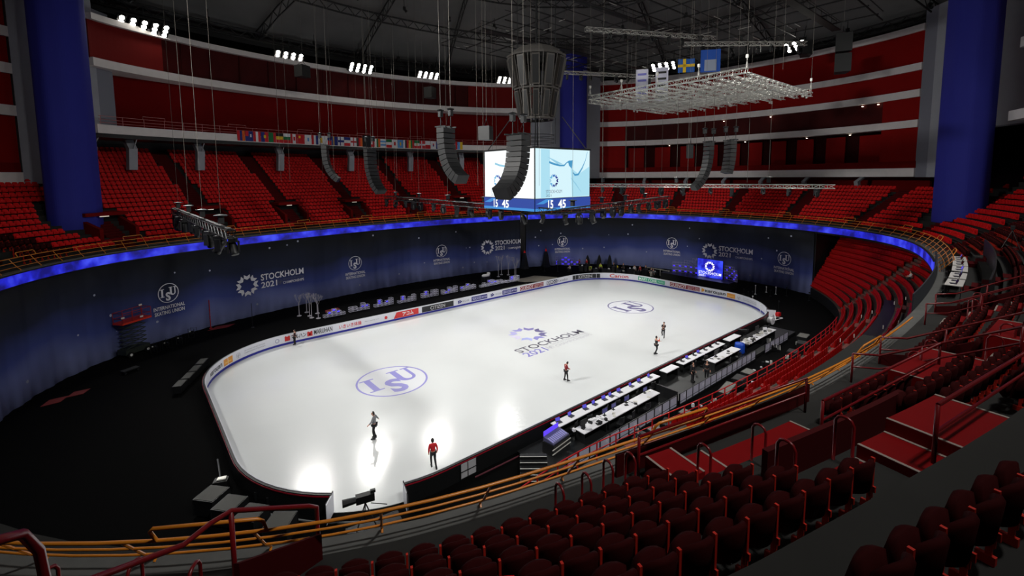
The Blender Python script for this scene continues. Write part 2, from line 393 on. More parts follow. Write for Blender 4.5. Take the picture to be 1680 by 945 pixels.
# ---------------------------------------------------------------- piers and blue pillars at the corners
def slab(p, q, z0, z1, th, name, m):
    p = np.array(p, float); q = np.array(q, float); t = (q-p)/np.hypot(*(q-p)); n_ = np.array([-t[1], t[0]]); n_ = n_ if n_@p > 0 else -n_
    mb = MB(); mb.loft([[(*p, z), (*(p+n_*th), z), (*(q+n_*th), z), (*q, z)] for z in (z0, z1)]); return struct(mb.build(name, m))
M_pier_shaded = mat('pier_concrete_shaded', (126, 128, 140), .85)  # pier concrete with the turned wings' shade put into the colour
slab((-41.9, 34.2), (-39.4, 35.0), 17.0, 40, 1.5, 'wall_pier_left', M_pier); slab((-39.4, 35.0), (-35.4, 37.0), 22.9, 40, 1.5, 'wall_pier_left', M_pier); slab((-35.4, 37.0), (-34.0, 38.7), 22.9, 37, 1.5, 'wall_pier_wing_left', M_pier_shaded)
slab((53.2, -22.5), (51.6, -24.0), 16.9, 40, 1.5, 'wall_pier_wing_right', M_pier_shaded); slab((51.6, -24.0), (46.5, -29.5), 16.9, 40, 1.5, 'wall_pier_right', M_pier); slab((46.5, -29.5), (40.5, -34.5), 22.9, 40, 1.5, 'wall_pier_right', M_pier)
slab((47.9, 30.6), (44.5, 33.2), 16.9, 40, 1.5, 'wall_pier_far', M_pier); slab((44.5, 33.2), (34.5, 38.6), 22.9, 40, 1.5, 'wall_pier_far', M_pier)
for nm, uc, cx, cyy, side in (('left', 151.7, -37.9, 29.2, 1), ('far', 222.8, 37.5, 29, 0), ('right', 26.1, 37.5, -29, 0)):
    h = Odir(uc); ax = ((-math.sin(h), math.cos(h), 0), (math.cos(h), math.sin(h), 0), (0, 0, 1))
    n_ = np.array(ax[1]); t_ = np.array(ax[0])
    c = np.array([cx, cyy, 0.])
    # draped pillar: an oval shaft wrapped in blue cloth with shallow pleats
    prof = []; m = 72; zs = (9.5, 12, 20, 30, 41.5); rings = []
    for z in zs:
        rr = []
        for k in range(m):
            a = 2*PI*k/m; rad = 1+.012*math.sin(9*a)
            v = t_*((2.3 if nm == 'left' else 2.75)*math.cos(a)*rad)+n_*((1.65 if nm == 'left' else 2.05)*math.sin(a)*rad); rr.append((c[0]+v[0], c[1]+v[1], z))
        rings.append(rr)
    o = MB().loft(rings).build('column_'+nm, M_blue, smooth=False); struct(o)
# ---------------------------------------------------------------- domed roof with panels
b = MB(); rings = []
for rho in (1.0, .9, .78, .64, .48, .3, .12):
    rings.append([tuple(np.array(O(u, 21.5, 0))[:2]*rho)+(roof_z(rho),) for u in frange(0, OL-2, 3)])
b.loft(rings, cap=False); b.add(rings[-1], [tuple(range(len(rings[-1])))])
struct(b.build('ceiling', M_roof))
b = MB(); sweep(0, OL, [(16.2, 38.2), (16.2, 39.2), (22, 39.2), (22, 38.2)], 2, b); sweep(0, OL, [(21.2, 9), (21.2, 38.5), (21.8, 38.5), (21.8, 9)], 2, b); struct(b.build('wall_outer', M_blk))
# ================================================================ CURTAIN, RIBBON SCREEN
mc = bpy.data.materials.new('sky_print_and_bounce'); mc.use_nodes = True; nt = mc.node_tree; P_ = nt.nodes['Principled BSDF']
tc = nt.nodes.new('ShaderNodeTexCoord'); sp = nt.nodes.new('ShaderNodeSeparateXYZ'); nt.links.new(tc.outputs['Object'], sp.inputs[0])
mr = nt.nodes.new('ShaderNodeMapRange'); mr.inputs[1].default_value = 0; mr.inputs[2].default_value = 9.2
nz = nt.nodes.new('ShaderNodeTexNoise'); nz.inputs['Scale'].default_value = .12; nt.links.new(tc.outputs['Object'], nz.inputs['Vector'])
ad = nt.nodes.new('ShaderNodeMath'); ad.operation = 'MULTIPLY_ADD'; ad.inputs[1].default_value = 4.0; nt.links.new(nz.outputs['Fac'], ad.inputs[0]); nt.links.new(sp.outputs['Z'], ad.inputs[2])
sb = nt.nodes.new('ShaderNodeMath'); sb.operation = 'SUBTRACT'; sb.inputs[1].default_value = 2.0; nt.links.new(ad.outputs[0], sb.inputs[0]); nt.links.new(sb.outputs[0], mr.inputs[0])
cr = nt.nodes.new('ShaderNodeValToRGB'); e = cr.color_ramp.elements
e[0].position = 0; e[0].color = (*lin((150, 160, 215)), 1); e[1].position = .9; e[1].color = (*lin((13, 17, 26)), 1)  # printed sky, its paler foot also holding bounced ice light in the colour
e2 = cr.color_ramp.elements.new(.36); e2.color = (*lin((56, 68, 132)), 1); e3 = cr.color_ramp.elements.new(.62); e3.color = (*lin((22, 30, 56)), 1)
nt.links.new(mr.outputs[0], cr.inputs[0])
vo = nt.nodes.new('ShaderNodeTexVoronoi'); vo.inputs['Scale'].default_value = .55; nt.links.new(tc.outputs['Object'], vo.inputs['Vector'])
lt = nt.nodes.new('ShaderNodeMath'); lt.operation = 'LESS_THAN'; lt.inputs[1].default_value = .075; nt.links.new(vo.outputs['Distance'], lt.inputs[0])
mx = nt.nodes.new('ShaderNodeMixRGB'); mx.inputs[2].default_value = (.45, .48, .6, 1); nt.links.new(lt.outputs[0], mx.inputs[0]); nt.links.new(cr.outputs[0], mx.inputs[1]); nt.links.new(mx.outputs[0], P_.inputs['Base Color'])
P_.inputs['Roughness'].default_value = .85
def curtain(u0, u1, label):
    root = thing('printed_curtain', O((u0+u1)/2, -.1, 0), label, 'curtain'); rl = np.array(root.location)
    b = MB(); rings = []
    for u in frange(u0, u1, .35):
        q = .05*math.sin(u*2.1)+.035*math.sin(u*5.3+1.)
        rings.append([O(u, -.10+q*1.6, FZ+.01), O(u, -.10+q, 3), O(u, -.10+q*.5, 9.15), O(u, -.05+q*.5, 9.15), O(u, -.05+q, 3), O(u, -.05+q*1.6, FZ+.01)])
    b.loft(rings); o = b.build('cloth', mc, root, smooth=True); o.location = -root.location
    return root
def onto(root, u0, z0, d=-.28):
    return lambda x, y: tuple(np.array(O(u0+x, d, z0+y))-np.array(root.location))
def isu_mark(root, u, z, r=1.06):
    f = onto(root, u, z); vs, fs = isu_geo(0, 0, r); stick('skating_union_mark', (vs, fs), f, M_logo, root)
    for i, t in enumerate(('INTERNATIONAL', 'SKATING UNION')):
        stick('skating_union_lettering', fit_text(t, -1.6+.06*i, 1.6-.06*i, -1.72-.55*i, -1.32-.55*i, .02), f, M_logo, root)
def sthlm_mark(root, us, zs, ut, wt):
    stick('star_mark', star_geo(0, 0, 1.42), onto(root, us, zs), M_logo, root)
    f = onto(root, ut, zs)
    stick('event_lettering', fit_text('STOCKHOLM', 0, wt, .25, 1.08, .018), f, M_logo, root)
    stick('event_lettering', fit_text('2021', 0, wt*.36, -.72, .05, .018), f, M_logo, root)
    g = isu_geo(wt*.43, -.32, .34); stick('small_round_mark', g, f, mat('dim_print', (96, 98, 112), .7), root)
    stick('event_lettering', fit_text('WORLD FIGURE SKATING', wt*.5, wt, -.22, .06, .0), f, mat('dim_print', (96, 98, 112), .7), root)
    stick('event_lettering', fit_text('CHAMPIONSHIPS', wt*.5, wt, -.70, -.34, .01), f, M_logo, root)
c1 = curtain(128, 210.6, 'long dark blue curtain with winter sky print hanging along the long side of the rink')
isu_mark(c1, 155.1, 5.05); isu_mark(c1, 179.0, 4.62); isu_mark(c1, 194.4, 4.75)
sthlm_mark(c1, 163.8, 4.07, 165.5, 5.7); sthlm_mark(c1, 203.6, 4.55, 205.2, 5.4)
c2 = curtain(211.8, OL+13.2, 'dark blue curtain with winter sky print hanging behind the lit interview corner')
isu_mark(c2, 219.4, 4.7); isu_mark(c2, 240.9, 4.95); isu_mark(c2, 260.2, 4.6); sthlm_mark(c2, 247.8, 4.25, 249.4, 5.7)
# black cloth behind the curtain and black drape between the two lengths
b = MB(); sweep(127, OL+13.4, [(.12, FZ), (.12, 9.2), (.17, 9.2), (.17, FZ)], 1.5, b)
tag(b.build('black_backing_drape', M_blk), 'plain black drape seen in the gap of the printed curtain', 'drape')
b = MB()
b.loft([[O(13.3, .1, FZ), O(13.3, .1, 9.2), O(13.35, .2, 9.2), O(13.35, .2, FZ)], [O(13.8, 3.8, FZ), O(13.8, 3.8, 9.2), O(13.9, 3.8, 9.2), O(13.9, 3.8, FZ)]])
tag(b.build('black_side_drape', M_blk), 'black drape at the end of the printed curtain beside the lower red stand', 'drape')
# LED ribbon along the front of the upper tier
ml = bpy.data.materials.new('ribbon_display_picture'); ml.use_nodes = True; nt = ml.node_tree; P_ = nt.nodes['Principled BSDF']; P_.inputs['Base Color'].default_value = (.01, .01, .02, 1)
tc = nt.nodes.new('ShaderNodeTexCoord'); nz = nt.nodes.new('ShaderNodeTexNoise'); nz.inputs['Scale'].default_value = .55; nz.inputs['Detail'].default_value = 4; nt.links.new(tc.outputs['Object'], nz.inputs['Vector'])
cr = nt.nodes.new('ShaderNodeValToRGB'); e = cr.color_ramp.elements; e[0].position = .36; e[0].color = (*lin((20, 18, 120)), 1); e[1].position = .66; e[1].color = (*lin((70, 84, 255)), 1)
e2 = e.new(.5); e2.color = (*lin((36, 40, 215)), 1)
nt.links.new(nz.outputs['Fac'], cr.inputs[0]); nt.links.new(cr.outputs[0], P_.inputs['Emission Color']); P_.inputs['Emission Strength'].default_value = .85
rb_ = thing('ribbon_display', O(184, 0, 9.7), 'long blue glowing LED ribbon along the front of the upper tier', 'led ribbon')
b = MB(); sweep(ou(17, -30.2)-OL, -OL+.01, [(-.14, 9.25), (-.14, 10.1), (-.06, 10.1), (-.06, 9.25)], 1, b) if False else None
b = MB(); rings = [[O(u, -.14, 9.25), O(u, -.14, 10.1), O(u, -.06, 10.1), O(u, -.06, 9.25)] for u in frange(112, OL+ou(17, -30.2), 1.)]; b.loft(rings)
o = b.build('screen_strip', ml, rb_); o.location = -rb_.location
b = MB()
for z0, z1 in ((10.1, 10.16), (9.17, 9.25)):
    b.loft([[O(u, -.18, z0), O(u, -.18, z1), O(u, -.02, z1), O(u, -.02, z0)] for u in frange(112, OL+ou(17, -30.2), 1.)])
o = b.build('housing_lip', M_steel, rb_); o.location = -rb_.location
b = MB(); sweep(ou(17, -30.2), 112, [(-.06, 9.05), (-.06, 10.2), (0, 10.2), (0, 9.05)], 1, b); struct(b.build('ledge_face_trim', M_concd))
# ================================================================ RINK
RR = 8.79; RA = 15-RR; RB = 30-RR; CQ = RR*PI/2; RL = 4*RA+4*RB+4*CQ
def rk(s, d=0., z=0.):
    """point on the rink outline at arc length s (from the near end of the short side, clockwise as seen from above), d outward"""
    s %= RL
    segs = [('l', (-30, -RA), (0, 1), 2*RA), ('c', (-RB, RA), PI, CQ), ('l', (-RB, 15), (1, 0), 2*RB), ('c', (RB, RA), PI/2, CQ), ('l', (30, RA), (0, -1), 2*RA), ('c', (RB, -RA), 0, CQ), ('l', (RB, -15), (-1, 0), 2*RB), ('c', (-RB, -RA), -PI/2, CQ)]
    for k, p, q, l in segs:
        if s <= l+1e-9:
            if k == 'l': nx, ny = -q[1], q[0]; return (p[0]+q[0]*s+nx*d, p[1]+q[1]*s+ny*d, z)
            a = q-s/RR; return (p[0]+(RR+d)*math.cos(a), p[1]+(RR+d)*math.sin(a), z)
        s -= l
    return rk(0, d, z)
ice = thing('ice_sheet', (0, 0, 0), 'white ice of the rink with painted marks, inside the white boards', 'ice')
out = [rk(s, .02, 0) for s in frange(0, RL-.5, .6)]; n = len(out)
b = MB(); b.add(out+[(x, y, FZ-.02) for x, y, z in out], [tuple(range(n))[::-1]]+[(k, (k+1) % n, n+(k+1) % n, n+k) for k in range(n)]); b.build('ice_surface', M_ice, ice)
flat = lambda cx, cy_, z=.006: (lambda x, y: (cx+x, cy_+y, z))
M_icew = mat('ice_white_paint', (224, 226, 230), .15, spec=.4)
for cx in (-17.38, 16.7):
    vs, fs = ring_geo(0, 0, 2.85, 2.84, 48); stick('white_disc', (vs, fs), flat(cx, -.35, .003), M_icew, ice)
    stick('skating_union_mark', isu_geo(0, 0, 3.0, .055), flat(cx, -.35, .006), M_purple if cx < 0 else mat('ice_violet_dark', (104, 100, 140), .35), ice)
# star and lettering at centre ice (positions read on the ice plane)
SX, SY = -.7, .75
gv, gf = star_geo(0, 0, 2.25)
cols = [(150, 146, 205), (178, 174, 222), (212, 206, 232), (170, 176, 226), (140, 138, 200), (112, 108, 150), (104, 98, 140), (128, 120, 178)]
for k in range(8):
    b = MB(); b.add([(SX+gv[6*k+j][0], SY+gv[6*k+j][1], .006) for j in range(6)], [(0, 1, 4, 5), (1, 2, 3, 4)]); b.build('star_petal', mat('ice_petal_%d' % k, cols[k], .35), ice)
TX0, TX1 = -5.1, 4.5
stick('event_lettering', fit_text('STOCKHOLM', TX0, TX1, -3.0, -1.9, .015), flat(0, 0), M_dark, ice)
stick('event_lettering', fit_text('2021', TX0, TX0+2.8, -4.25, -3.15, .015), flat(0, 0), M_purple, ice)
stick('small_round_mark', isu_geo(TX0+3.4, -3.7, .45), flat(0, 0), mat('ice_grey_paint', (170, 170, 178), .35), ice)
stick('event_lettering', fit_text('WORLD FIGURE SKATING', TX0+4.1, TX1, -3.45, -3.15, 0), flat(0, 0), mat('ice_grey_paint', (170, 170, 178), .35), ice)
stick('event_lettering', fit_text('CHAMPIONSHIPS', TX0+4.1, TX1, -4.15, -3.65, 0), flat(0, 0), mat('ice_grey_paint', (170, 170, 178), .35), ice)
# boards
BH = 1.08
def boards(s0, s1, label):
    root = thing('rink_boards', rk((s0+s1)/2, 0, 0), label, 'rink boards'); L_ = np.array(root.location)
    def sw(sec, name, m, st=.8):
        b = MB(); b.loft([[rk(s, d, z) for d, z in sec] for s in frange(s0, s1, st)]); o = b.build(name, m, root); o.location = -root.location; return o
    sw([(0, .22), (0, BH), (.03, BH), (.03, .22)], 'inner_panel', M_white)
    sw([(-.015, 0), (-.015, .22), (.03, .22), (.03, 0)], 'kick_strip', M_kick)
    sw([(.03, FZ), (.03, BH-.03), (.22, BH-.03), (.22, FZ)], 'outer_panel', M_blk)
    sw([(-.01, BH), (-.01, BH+.04), (.06, BH+.04), (.06, BH)], 'cap_rail', mat('board_cap', (208, 210, 216), .35))
    sw([(.06, BH-.03), (.06, BH+.015), (.20, BH+.015), (.20, BH-.03)], 'outer_cap', M_blk)
    sw([(.20, BH-.09), (.20, BH-.03), (.24, BH-.03), (.24, BH-.09)], 'red_edge_strip', mat('board_red_edge', (150, 20, 40), .4))
    return root
S0 = -7.8; S1 = 104.85
brd = boards(S0, S1, 'white rink boards with sponsor adverts and a blue kick strip, curving round the far half')
brn = boards(S1+1.0, RL-11.4, 'black-backed rink boards in front of the judges tables')
# gate ends
for s, e in ((S0, 'open white gate panel at the curved end of the boards'), (RL-11.4, 'open white gate panel at the end of the boards by the judges side'), (S1, 'open white gate panel at the far corner by the laptop desks')):
    p = np.array(rk(s, -.02, 0)); q = np.array(rk(s, .9, 0)); d = (q-p)/np.linalg.norm(q-p); X = np.array([-d[1], d[0], 0])
    g = thing('rink_gate', p, e, 'gate')
    b = MB(); b.box((d*.5+np.array([0, 0, .55])), (1.0, .06, 1.04), ax=(d, X, (0, 0, 1))); b.build('gate_panel', M_white, g)
    b = MB(); b.tube([(0, 0, 0.02), (0, 0, 1.16), tuple(d*1.0+np.array([0, 0, 1.16])), tuple(d*1.0+np.array([0, 0, .02]))], .025, 5); b.build('gate_frame', M_blk, g)
g = thing('gate_window', rk(RL-15.2, .26, 0), 'pale panel let into the black board backs beside the skater in red', 'panel')
p = np.array(rk(RL-15.2, .26, 0)); b = MB(); b.loft([[tuple(np.array(rk(s, d, z))-p) for d, z in ((.23, .08), (.23, .95), (.26, .95), (.26, .08))] for s in (RL-15.8, RL-14.7)]); b.build('pale_sheet', mat('pale_sheet', (176, 176, 180), .4), g)
b = MB()
for s in (RL-15.8, RL-15.2, RL-14.7): b.bar(tuple(np.array(rk(s, .29, .05))-p), tuple(np.array(rk(s, .29, 1.0))-p), .02)
b.bar(tuple(np.array(rk(RL-15.8, .29, .5))-p), tuple(np.array(rk(RL-14.7, .29, .5))-p), .02); b.build('panel_frame', M_blk, g)
# red-purple hose along the foot of the near boards
b = MB(); b.tube([rk(s, .55+.1*math.sin(s*.4), FZ+.04) for s in frange(RL-33, RL-15.5, 1.)], .045, 5); tag(b.build('floor_cable', mat('maroon_hose', (96, 46, 56), .5)), 'maroon cable lying along the foot of the near boards', 'cable')
# adverts: (name, s0, s1, z0, z1, drawing)
def bd(s0, z0=0., d=-.012): return lambda x, y: tuple(np.array(rk(s0+x, d, z0+y))-np.array(brd.location))
Z0, Z1 = .30, 1.0
def ad_panel(s0, s1, col, z0=Z0+.02, z1=Z1-.06, name='advert_panel'):
    return stick(name, rect_geo(0, s1-s0, z0, z1, max(1, int((s1-s0)/.6))), bd(s0, 0, -.008), mat('ad_%d_%d_%d' % col, col, .4), brd)
def ad_text(t, s0, s1, z0, z1, col, bold=.02, name='advert_lettering'):
    return stick(name, fit_text(t, 0, s1-s0, z0, z1, bold), bd(s0, 0, -.016), mat('adt_%d_%d_%d' % col, col, .4), brd)
def ad_shape(geo, s0, col, name='advert_mark'): return stick(name, geo, bd(s0, 0, -.014), mat('adt_%d_%d_%d' % col, col, .4), brd)
BK = (30, 30, 34); NV = (36, 36, 120); RD = (206, 40, 40); GY = (150, 150, 158)
for s0, s1, so, se in ((15.82, 18.13, 18.4, 19.65), (92.47, 95.45, 95.64, 96.9)):
    ad_text('кагоцел', s0, s1, .38, .80, BK, .03); ad_panel(so, se, (226, 150, 50)); ad_panel(so+.1, se-.1, (240, 190, 90), .5, .62)
ad_shape(([(0, .35), (.4, .55), (.4, .8), (0, .95), (-.05, .6)], [(0, 1, 2, 3, 4)]), 91.95, (214, 150, 50))
for s0, s1 in ((21.1, 23.34), (98.25, 100.87)):
    ad_text('ISU WORLD FIGURE SKATING', s0, s1, .72, .84, GY, 0); ad_text('CHAMPIONSHIPS STOCKHOLM', s0, s1, .48, .62, GY, 0)
    gm = isu_geo(0, 0, .26); ad_shape(([(x, y+.62) for x, y in [(v[0], v[1]) for v in gm[0]]], gm[1]), s0-.75, GY)
gm = ring_geo(0, .62, .2, .04, 24); ad_shape(gm, 24.58, NV)
for s in (25.6, 27.87):
    ad_shape(([(-.27, .38), (.27, .38), (.27, .86), (.16, .94), (.05, .84), (-.05, .84), (-.16, .94), (-.27, .86)], [tuple(range(8))]), s, RD); ad_shape(ring_geo(0, .58, .1, .08, 12), s, (240, 200, 190))
ad_text('マルハン', 25.98, 27.5, .42, .90, BK, .02); ad_text('MARUHAN', 28.3, 30.26, .42, .96, BK, .01)
ad_text('いきいき体操', 31.01, 33.6, .42, .90, (214, 70, 84), .015); ad_text('figure skating team', 34.0, 35.74, .6, .74, GY, 0)
ad_shape(ring_geo(0, .62, .19, .18, 20), 36.63, RD)
ad_panel(38.1, 41.01, (214, 48, 48), .25, .98); ad_shape(([(0, .25), (.5, .25), (.5, .98), (.38, .98)], [(0, 1, 2, 3)]), 37.62, (214, 48, 48)); ad_text('アコム', 38.8, 40.3, .38, .86, (245, 245, 245), .03)
for s0, s1 in ((41.49, 46.24), (69.55, 74.7)):
    ad_panel(s0, s1, (34, 36, 40), .26, .98); ad_text('CITIZEN', s0+(s1-s0)*.26, s0+(s1-s0)*.72, .40, .84, (240, 240, 240), .0)
for a, k0, k1, p0, p1 in ((46.96, 47.68, 48.77, 49.17, 51.87), (52.5, 53.33, 54.49, 54.62, 57.42)):
    for dx, dz in ((.08, .7), (.3, .76), (.1, .5), (.32, .52), (.5, .62)): ad_shape(ring_geo(dx, dz, .11, .105, 10), a, NV)
    ad_text('KOSÉ', k0+.05, k1, .48, .80, GY, 0); ad_panel(p0, p1, (44, 42, 120)); ad_text('SEKKISEI', p0+.15, p0+1.7, .44, .82, (200, 200, 235), .01); ad_text('MIYABI', p0+1.8, p1-.1, .5, .76, (200, 200, 235), .01)
for s0, s1 in ((58.0, 62.89), (86.79, 91.62)):
    ad_panel(s0, s1, (140, 34, 50)); ad_text('GUINOT', s0+.1, s0+2.75, .36, .88, (236, 226, 226), .012); ad_text('INSTITUT PARIS', s0+2.95, s1-.12, .64, .84, (226, 200, 200), .01); ad_text('SKIN CARE', s0+2.95, s1-.12, .38, .58, (226, 200, 200), .01)
ad_panel(63.61, 65.95, (60, 60, 90)); ad_text('EXPO-2', 63.75, 65.85, .4, .86, (236, 236, 240), .03); ad_text('Kanebo', 66.0, 68.39, .46, .84, GY, .01)
ad_text('Canon', 76.3, 79.4, .36, .94, (206, 44, 44), .02)
ad_panel(81.07, 85.91, (70, 168, 134)); ad_text('MARY COHR', 81.25, 84.5, .38, .86, (236, 246, 240), .008); ad_text('PARIS', 84.7, 85.7, .46, .76, (170, 220, 200), .01)
# ================================================================ UPPER TIER: SEATS, STAIRS, RAILS
# stairs (red treads with pale nosings) on every gangway
def stair(u, nrow, label, w_=1.15, far=False):
    root = thing('gangway_stair', O(u, row_d(0), row_z(0)), label, 'stairs', 'red gangway stairs of the upper tier'); L_ = np.array(root.location)
    b = MB(); nb = MB()
    for r in range(nrow):
        for h in (0, 1):
            d0 = row_d(r)+(ROW_T/2)*h-.02; z1 = row_z(r)+(ROW_R/2)*h+.02
            ring = [[tuple(np.array(O(uu, d, z))-L_) for d, z in ((d0, z1-.3), (d0, z1), (d0+ROW_T/2+.02, z1), (d0+ROW_T/2+.02, z1-.3))] for uu in (u-w_, u, u+w_)]
            b.loft(ring)
            nb.loft([[tuple(np.array(O(uu, d, z))-L_) for d, z in ((d0-.005, z1-.03), (d0-.005, z1+.008), (d0+.05, z1+.008), (d0+.05, z1-.03))] for uu in (u-w_, u+w_)])
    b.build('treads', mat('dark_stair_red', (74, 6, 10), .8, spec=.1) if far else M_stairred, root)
    if not far: nb.build('nosings', M_nose, root)
    return root
NEAR_AISLES = [a for a in AISLE if 60 < a < 100]
for a in AISLE:
    if a > 147 or a < 62:
        nr = 22 if 147 < a < 219 else 10
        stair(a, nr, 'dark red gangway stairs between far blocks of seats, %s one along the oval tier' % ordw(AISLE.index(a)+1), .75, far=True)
for k, a in enumerate(sorted(NEAR_AISLES)[::-1]):
    if 80 < a < 90: continue
    stair(a, 10, 'red gangway stairs with pale nosings, %s from the pitch-side gate gap along the near stand' % ordw(k+1), .62)
# doorways (vomitories) opening from the stand, facing the rink
def vomitory(a, label, w_=1.35, d0=4.3, near=False):
    root = thing('stand_doorway', O(a, d0, row_z(3)), label, 'doorway', 'doorways in the stands'); L_ = np.array(root.location)
    zf = row_z(2)-.1; zt = zf+2.35; d1 = d0+2.9
    P = lambda u, d, z: tuple(np.array(O(u, d, z))-L_)
    def blk(u0, u1, da, db, z0, z1, name, m, za=None):
        b = MB(); za = z1 if za is None else za
        b.loft([[P(u, da, z0), P(u, da, z1), P(u, db, za), P(u, db, z0)] for u in (u0, (u0+u1)/2, u1)]); return b.build(name, m, root)
    blk(a-w_-.3, a-w_, d0-1.6, d1, zf-1., zf+1.1, 'side_wall', M_dred, zt+.35); blk(a+w_, a+w_+.3, d0-1.6, d1, zf-1., zf+1.1, 'side_wall', M_dred, zt+.35)
    blk(a-w_-.3, a+w_+.3, d0+.1, d1, zt, zt+.35, 'lintel', M_dred)
    blk(a-w_, a+w_, d0+1.4, d0+1.5, zf, zt, 'dark_opening', mat('doorway_dark', (8, 6, 6), .9))
    blk(a-w_, a+w_, d0-1.5, d0+1.5, zf-.2, zf, 'threshold', M_stairred)
    blk(a-.6, a+.1, d0+.05, d0+.12, zt-.1, zt-.02, 'doorway_light', mat('doorway_light', (230, 225, 215), .4, emis=(255, 240, 220), es=.45))
    return root
VOM = [a for a in AISLE if (147 < a < 214)]
for k, a in enumerate(sorted(VOM)):
    vomitory(a, 'dark doorway in the long far red stand, %s from the blue pillar end' % ordw(k+1))
def blocked(u, d):
    """no seat here"""
    if aisle_off(u) < .95: return True
    if (80.7 < u < 86.5 and d < 3.5) or (81 < u < 85.9 and d < 6.6): return True      # red landings
    if 70 < u < 100 and 5.6 < d < 6.6: return True    # cross walkway
    if 93.6 < u < 96.2 and d < 4.5: return True
    for a in VOM:
        if abs(((u-a+OL/2) % OL)-OL/2) < 1.9 and 2.6 < d < 7.6: return True
    x, y, _ = O(u, d)
    for cx, cyy in ((-37.5, 29), (37.5, 29), (37.5, -29)):
        if math.hypot(x-cx, y-cyy) < 3.4: return True
    if 44 < u % OL < 64.5 and d < 3.2: return True     # media desks
    return False
spots = []
for r in range(22):
    d = row_d(r)+.55
    u = 0.
    step = .55
    while u < OL:
        # keep the spacing constant along this row
        i = int(u/OL*2000); p = np.array(O(u, d)); q = np.array(O(u+.5, d)); k_ = np.linalg.norm((q-p)[:2])/.5
        if not blocked(u, d):
            far = 147 < u < 219
            nr = 22 if far else (10 if (u > 219 or u < 26) else 13)
            if r < nr and not (100 < u < 147 and r > 9):
                spots.append((u, d, row_z(r), r))
        u += step/k_
def seat_dist(s):
    p = O(s[0], s[1], s[2]+.5); return math.dist(p, CAMP)
vis = [(seat_dist(s), s) for s in spots if in_frame(O(s[0], s[1], s[2]+.6), 30)]
vis.sort(key=lambda t: t[0])
near = [s for dd, s in vis if dd > 1.5][:300]
near_set = set((round(s[0], 4), s[3]) for s in near)
# near seats: tip-up seat with barrel-shaped padded back
def seat_parts():
    e = thing('tip_up_seat', (0, 0, 0), 'x', 'seat', 'padded tip-up seats close to the camera')
    # local frame: x outward (uphill, behind the seat), y along the row, seat faces -x
    b = MB(); rings = []; nn = 9
    for k in range(nn):
        y = -.235+.47*k/(nn-1); t = (y/.235); xo = .10-.10*t*t; top = .86-.10*abs(t)**3
        rings.append([(xo-.035, y, .40), (xo-.02, y, .62), (xo+.0, y, top), (xo+.045, y, top+.012), (xo+.075, y, top-.03), (xo+.055, y, .62), (xo+.03, y, .40)])
    b.loft(rings); b.build('backrest', M_seat_shaded, e, smooth=True)
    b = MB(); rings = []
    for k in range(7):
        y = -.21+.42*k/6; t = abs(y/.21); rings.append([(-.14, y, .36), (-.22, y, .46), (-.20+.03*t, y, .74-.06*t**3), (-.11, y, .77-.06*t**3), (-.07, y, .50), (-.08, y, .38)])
    b.loft(rings); b.build('folded_seat_pad', M_seat_shaded, e, smooth=True)
    b = MB(); b.box((-.05, .275, .33), (.30, .03, .09)); b.box((.04, .275, .50), (.05, .035, .62)); b.box((.0, .275, .05), (.16, .05, .10)); b.box((.02, .275, .2), (.05, .035, .3))
    b.build('support_bracket', M_bracket, e)
    return e
near.sort(key=lambda s: (s[3], -s[0]))
proto = seat_parts(); first = True; cnt = {}
lo_al = sorted([a for a in AISLE if a < 100], reverse=True)
for u, d, z, r in near:
    al = min(lo_al, key=lambda a: abs(a-u)); side = 'uphill-facing camera side' if u > al else 'far side'
    kk = (round(al, 1), side, r); cnt[kk] = cnt.get(kk, 0)+1
    ai = lo_al.index(al)+1
    n_from = cnt[kk]
    e = proto if first else copy_tree(proto); first = False
    e.location = O(u, d, z); e.rotation_euler = (0, 0, Odir(u))
    e['label'] = 'dark red seat, %s row up from yellow rail, %s seat %s %s red stair' % (ordw(r+1), ordw(max(1, n_from)), 'before' if u > al else 'past', ordw(ai))
# every other seat of the upper tier: one mass
bk_v = []; b = MB()
def far_seat(mb, u, d, z):
    h = Odir(u); c, s = math.cos(h), math.sin(h); x0, y0, _ = O(u, d)
    def T(p): return (x0+p[0]*c-p[1]*s, y0+p[0]*s+p[1]*c, z+p[2])
    w_ = .225
    prof = [(-.02, .34), (-.22, .40), (-.20, .66), (-.06, .46), (-.02, .60), (.0, .84), (.06, .84), (.05, .40)]
    vs = []
    for y in (-w_, -w_*.55, w_*.55, w_):
        k = 0 if abs(y) < w_*.9 else -.05
        vs += [T((p[0]-(.03 if k else 0), y, p[1]+(k if p[1] > .6 else 0))) for p in prof]
    m = len(prof); fs = []
    for i in range(3):
        for k in range(m): fs.append((i*m+k, i*m+(k+1) % m, (i+1)*m+(k+1) % m, (i+1)*m+k))
    fs += [tuple(range(m))[::-1], tuple(range(3*m, 4*m))]
    mb.add(vs, fs)
for s in spots:
    if (round(s[0], 4), s[3]) in near_set: continue
    if not in_frame(O(s[0], s[1], s[2]+.5), 60): continue
    far_seat(b, s[0], s[1], s[2])
tag(b.build('stadium_seating', M_seat), 'mass of red seats in the upper tier all round the arena', 'seating', kind='stuff')
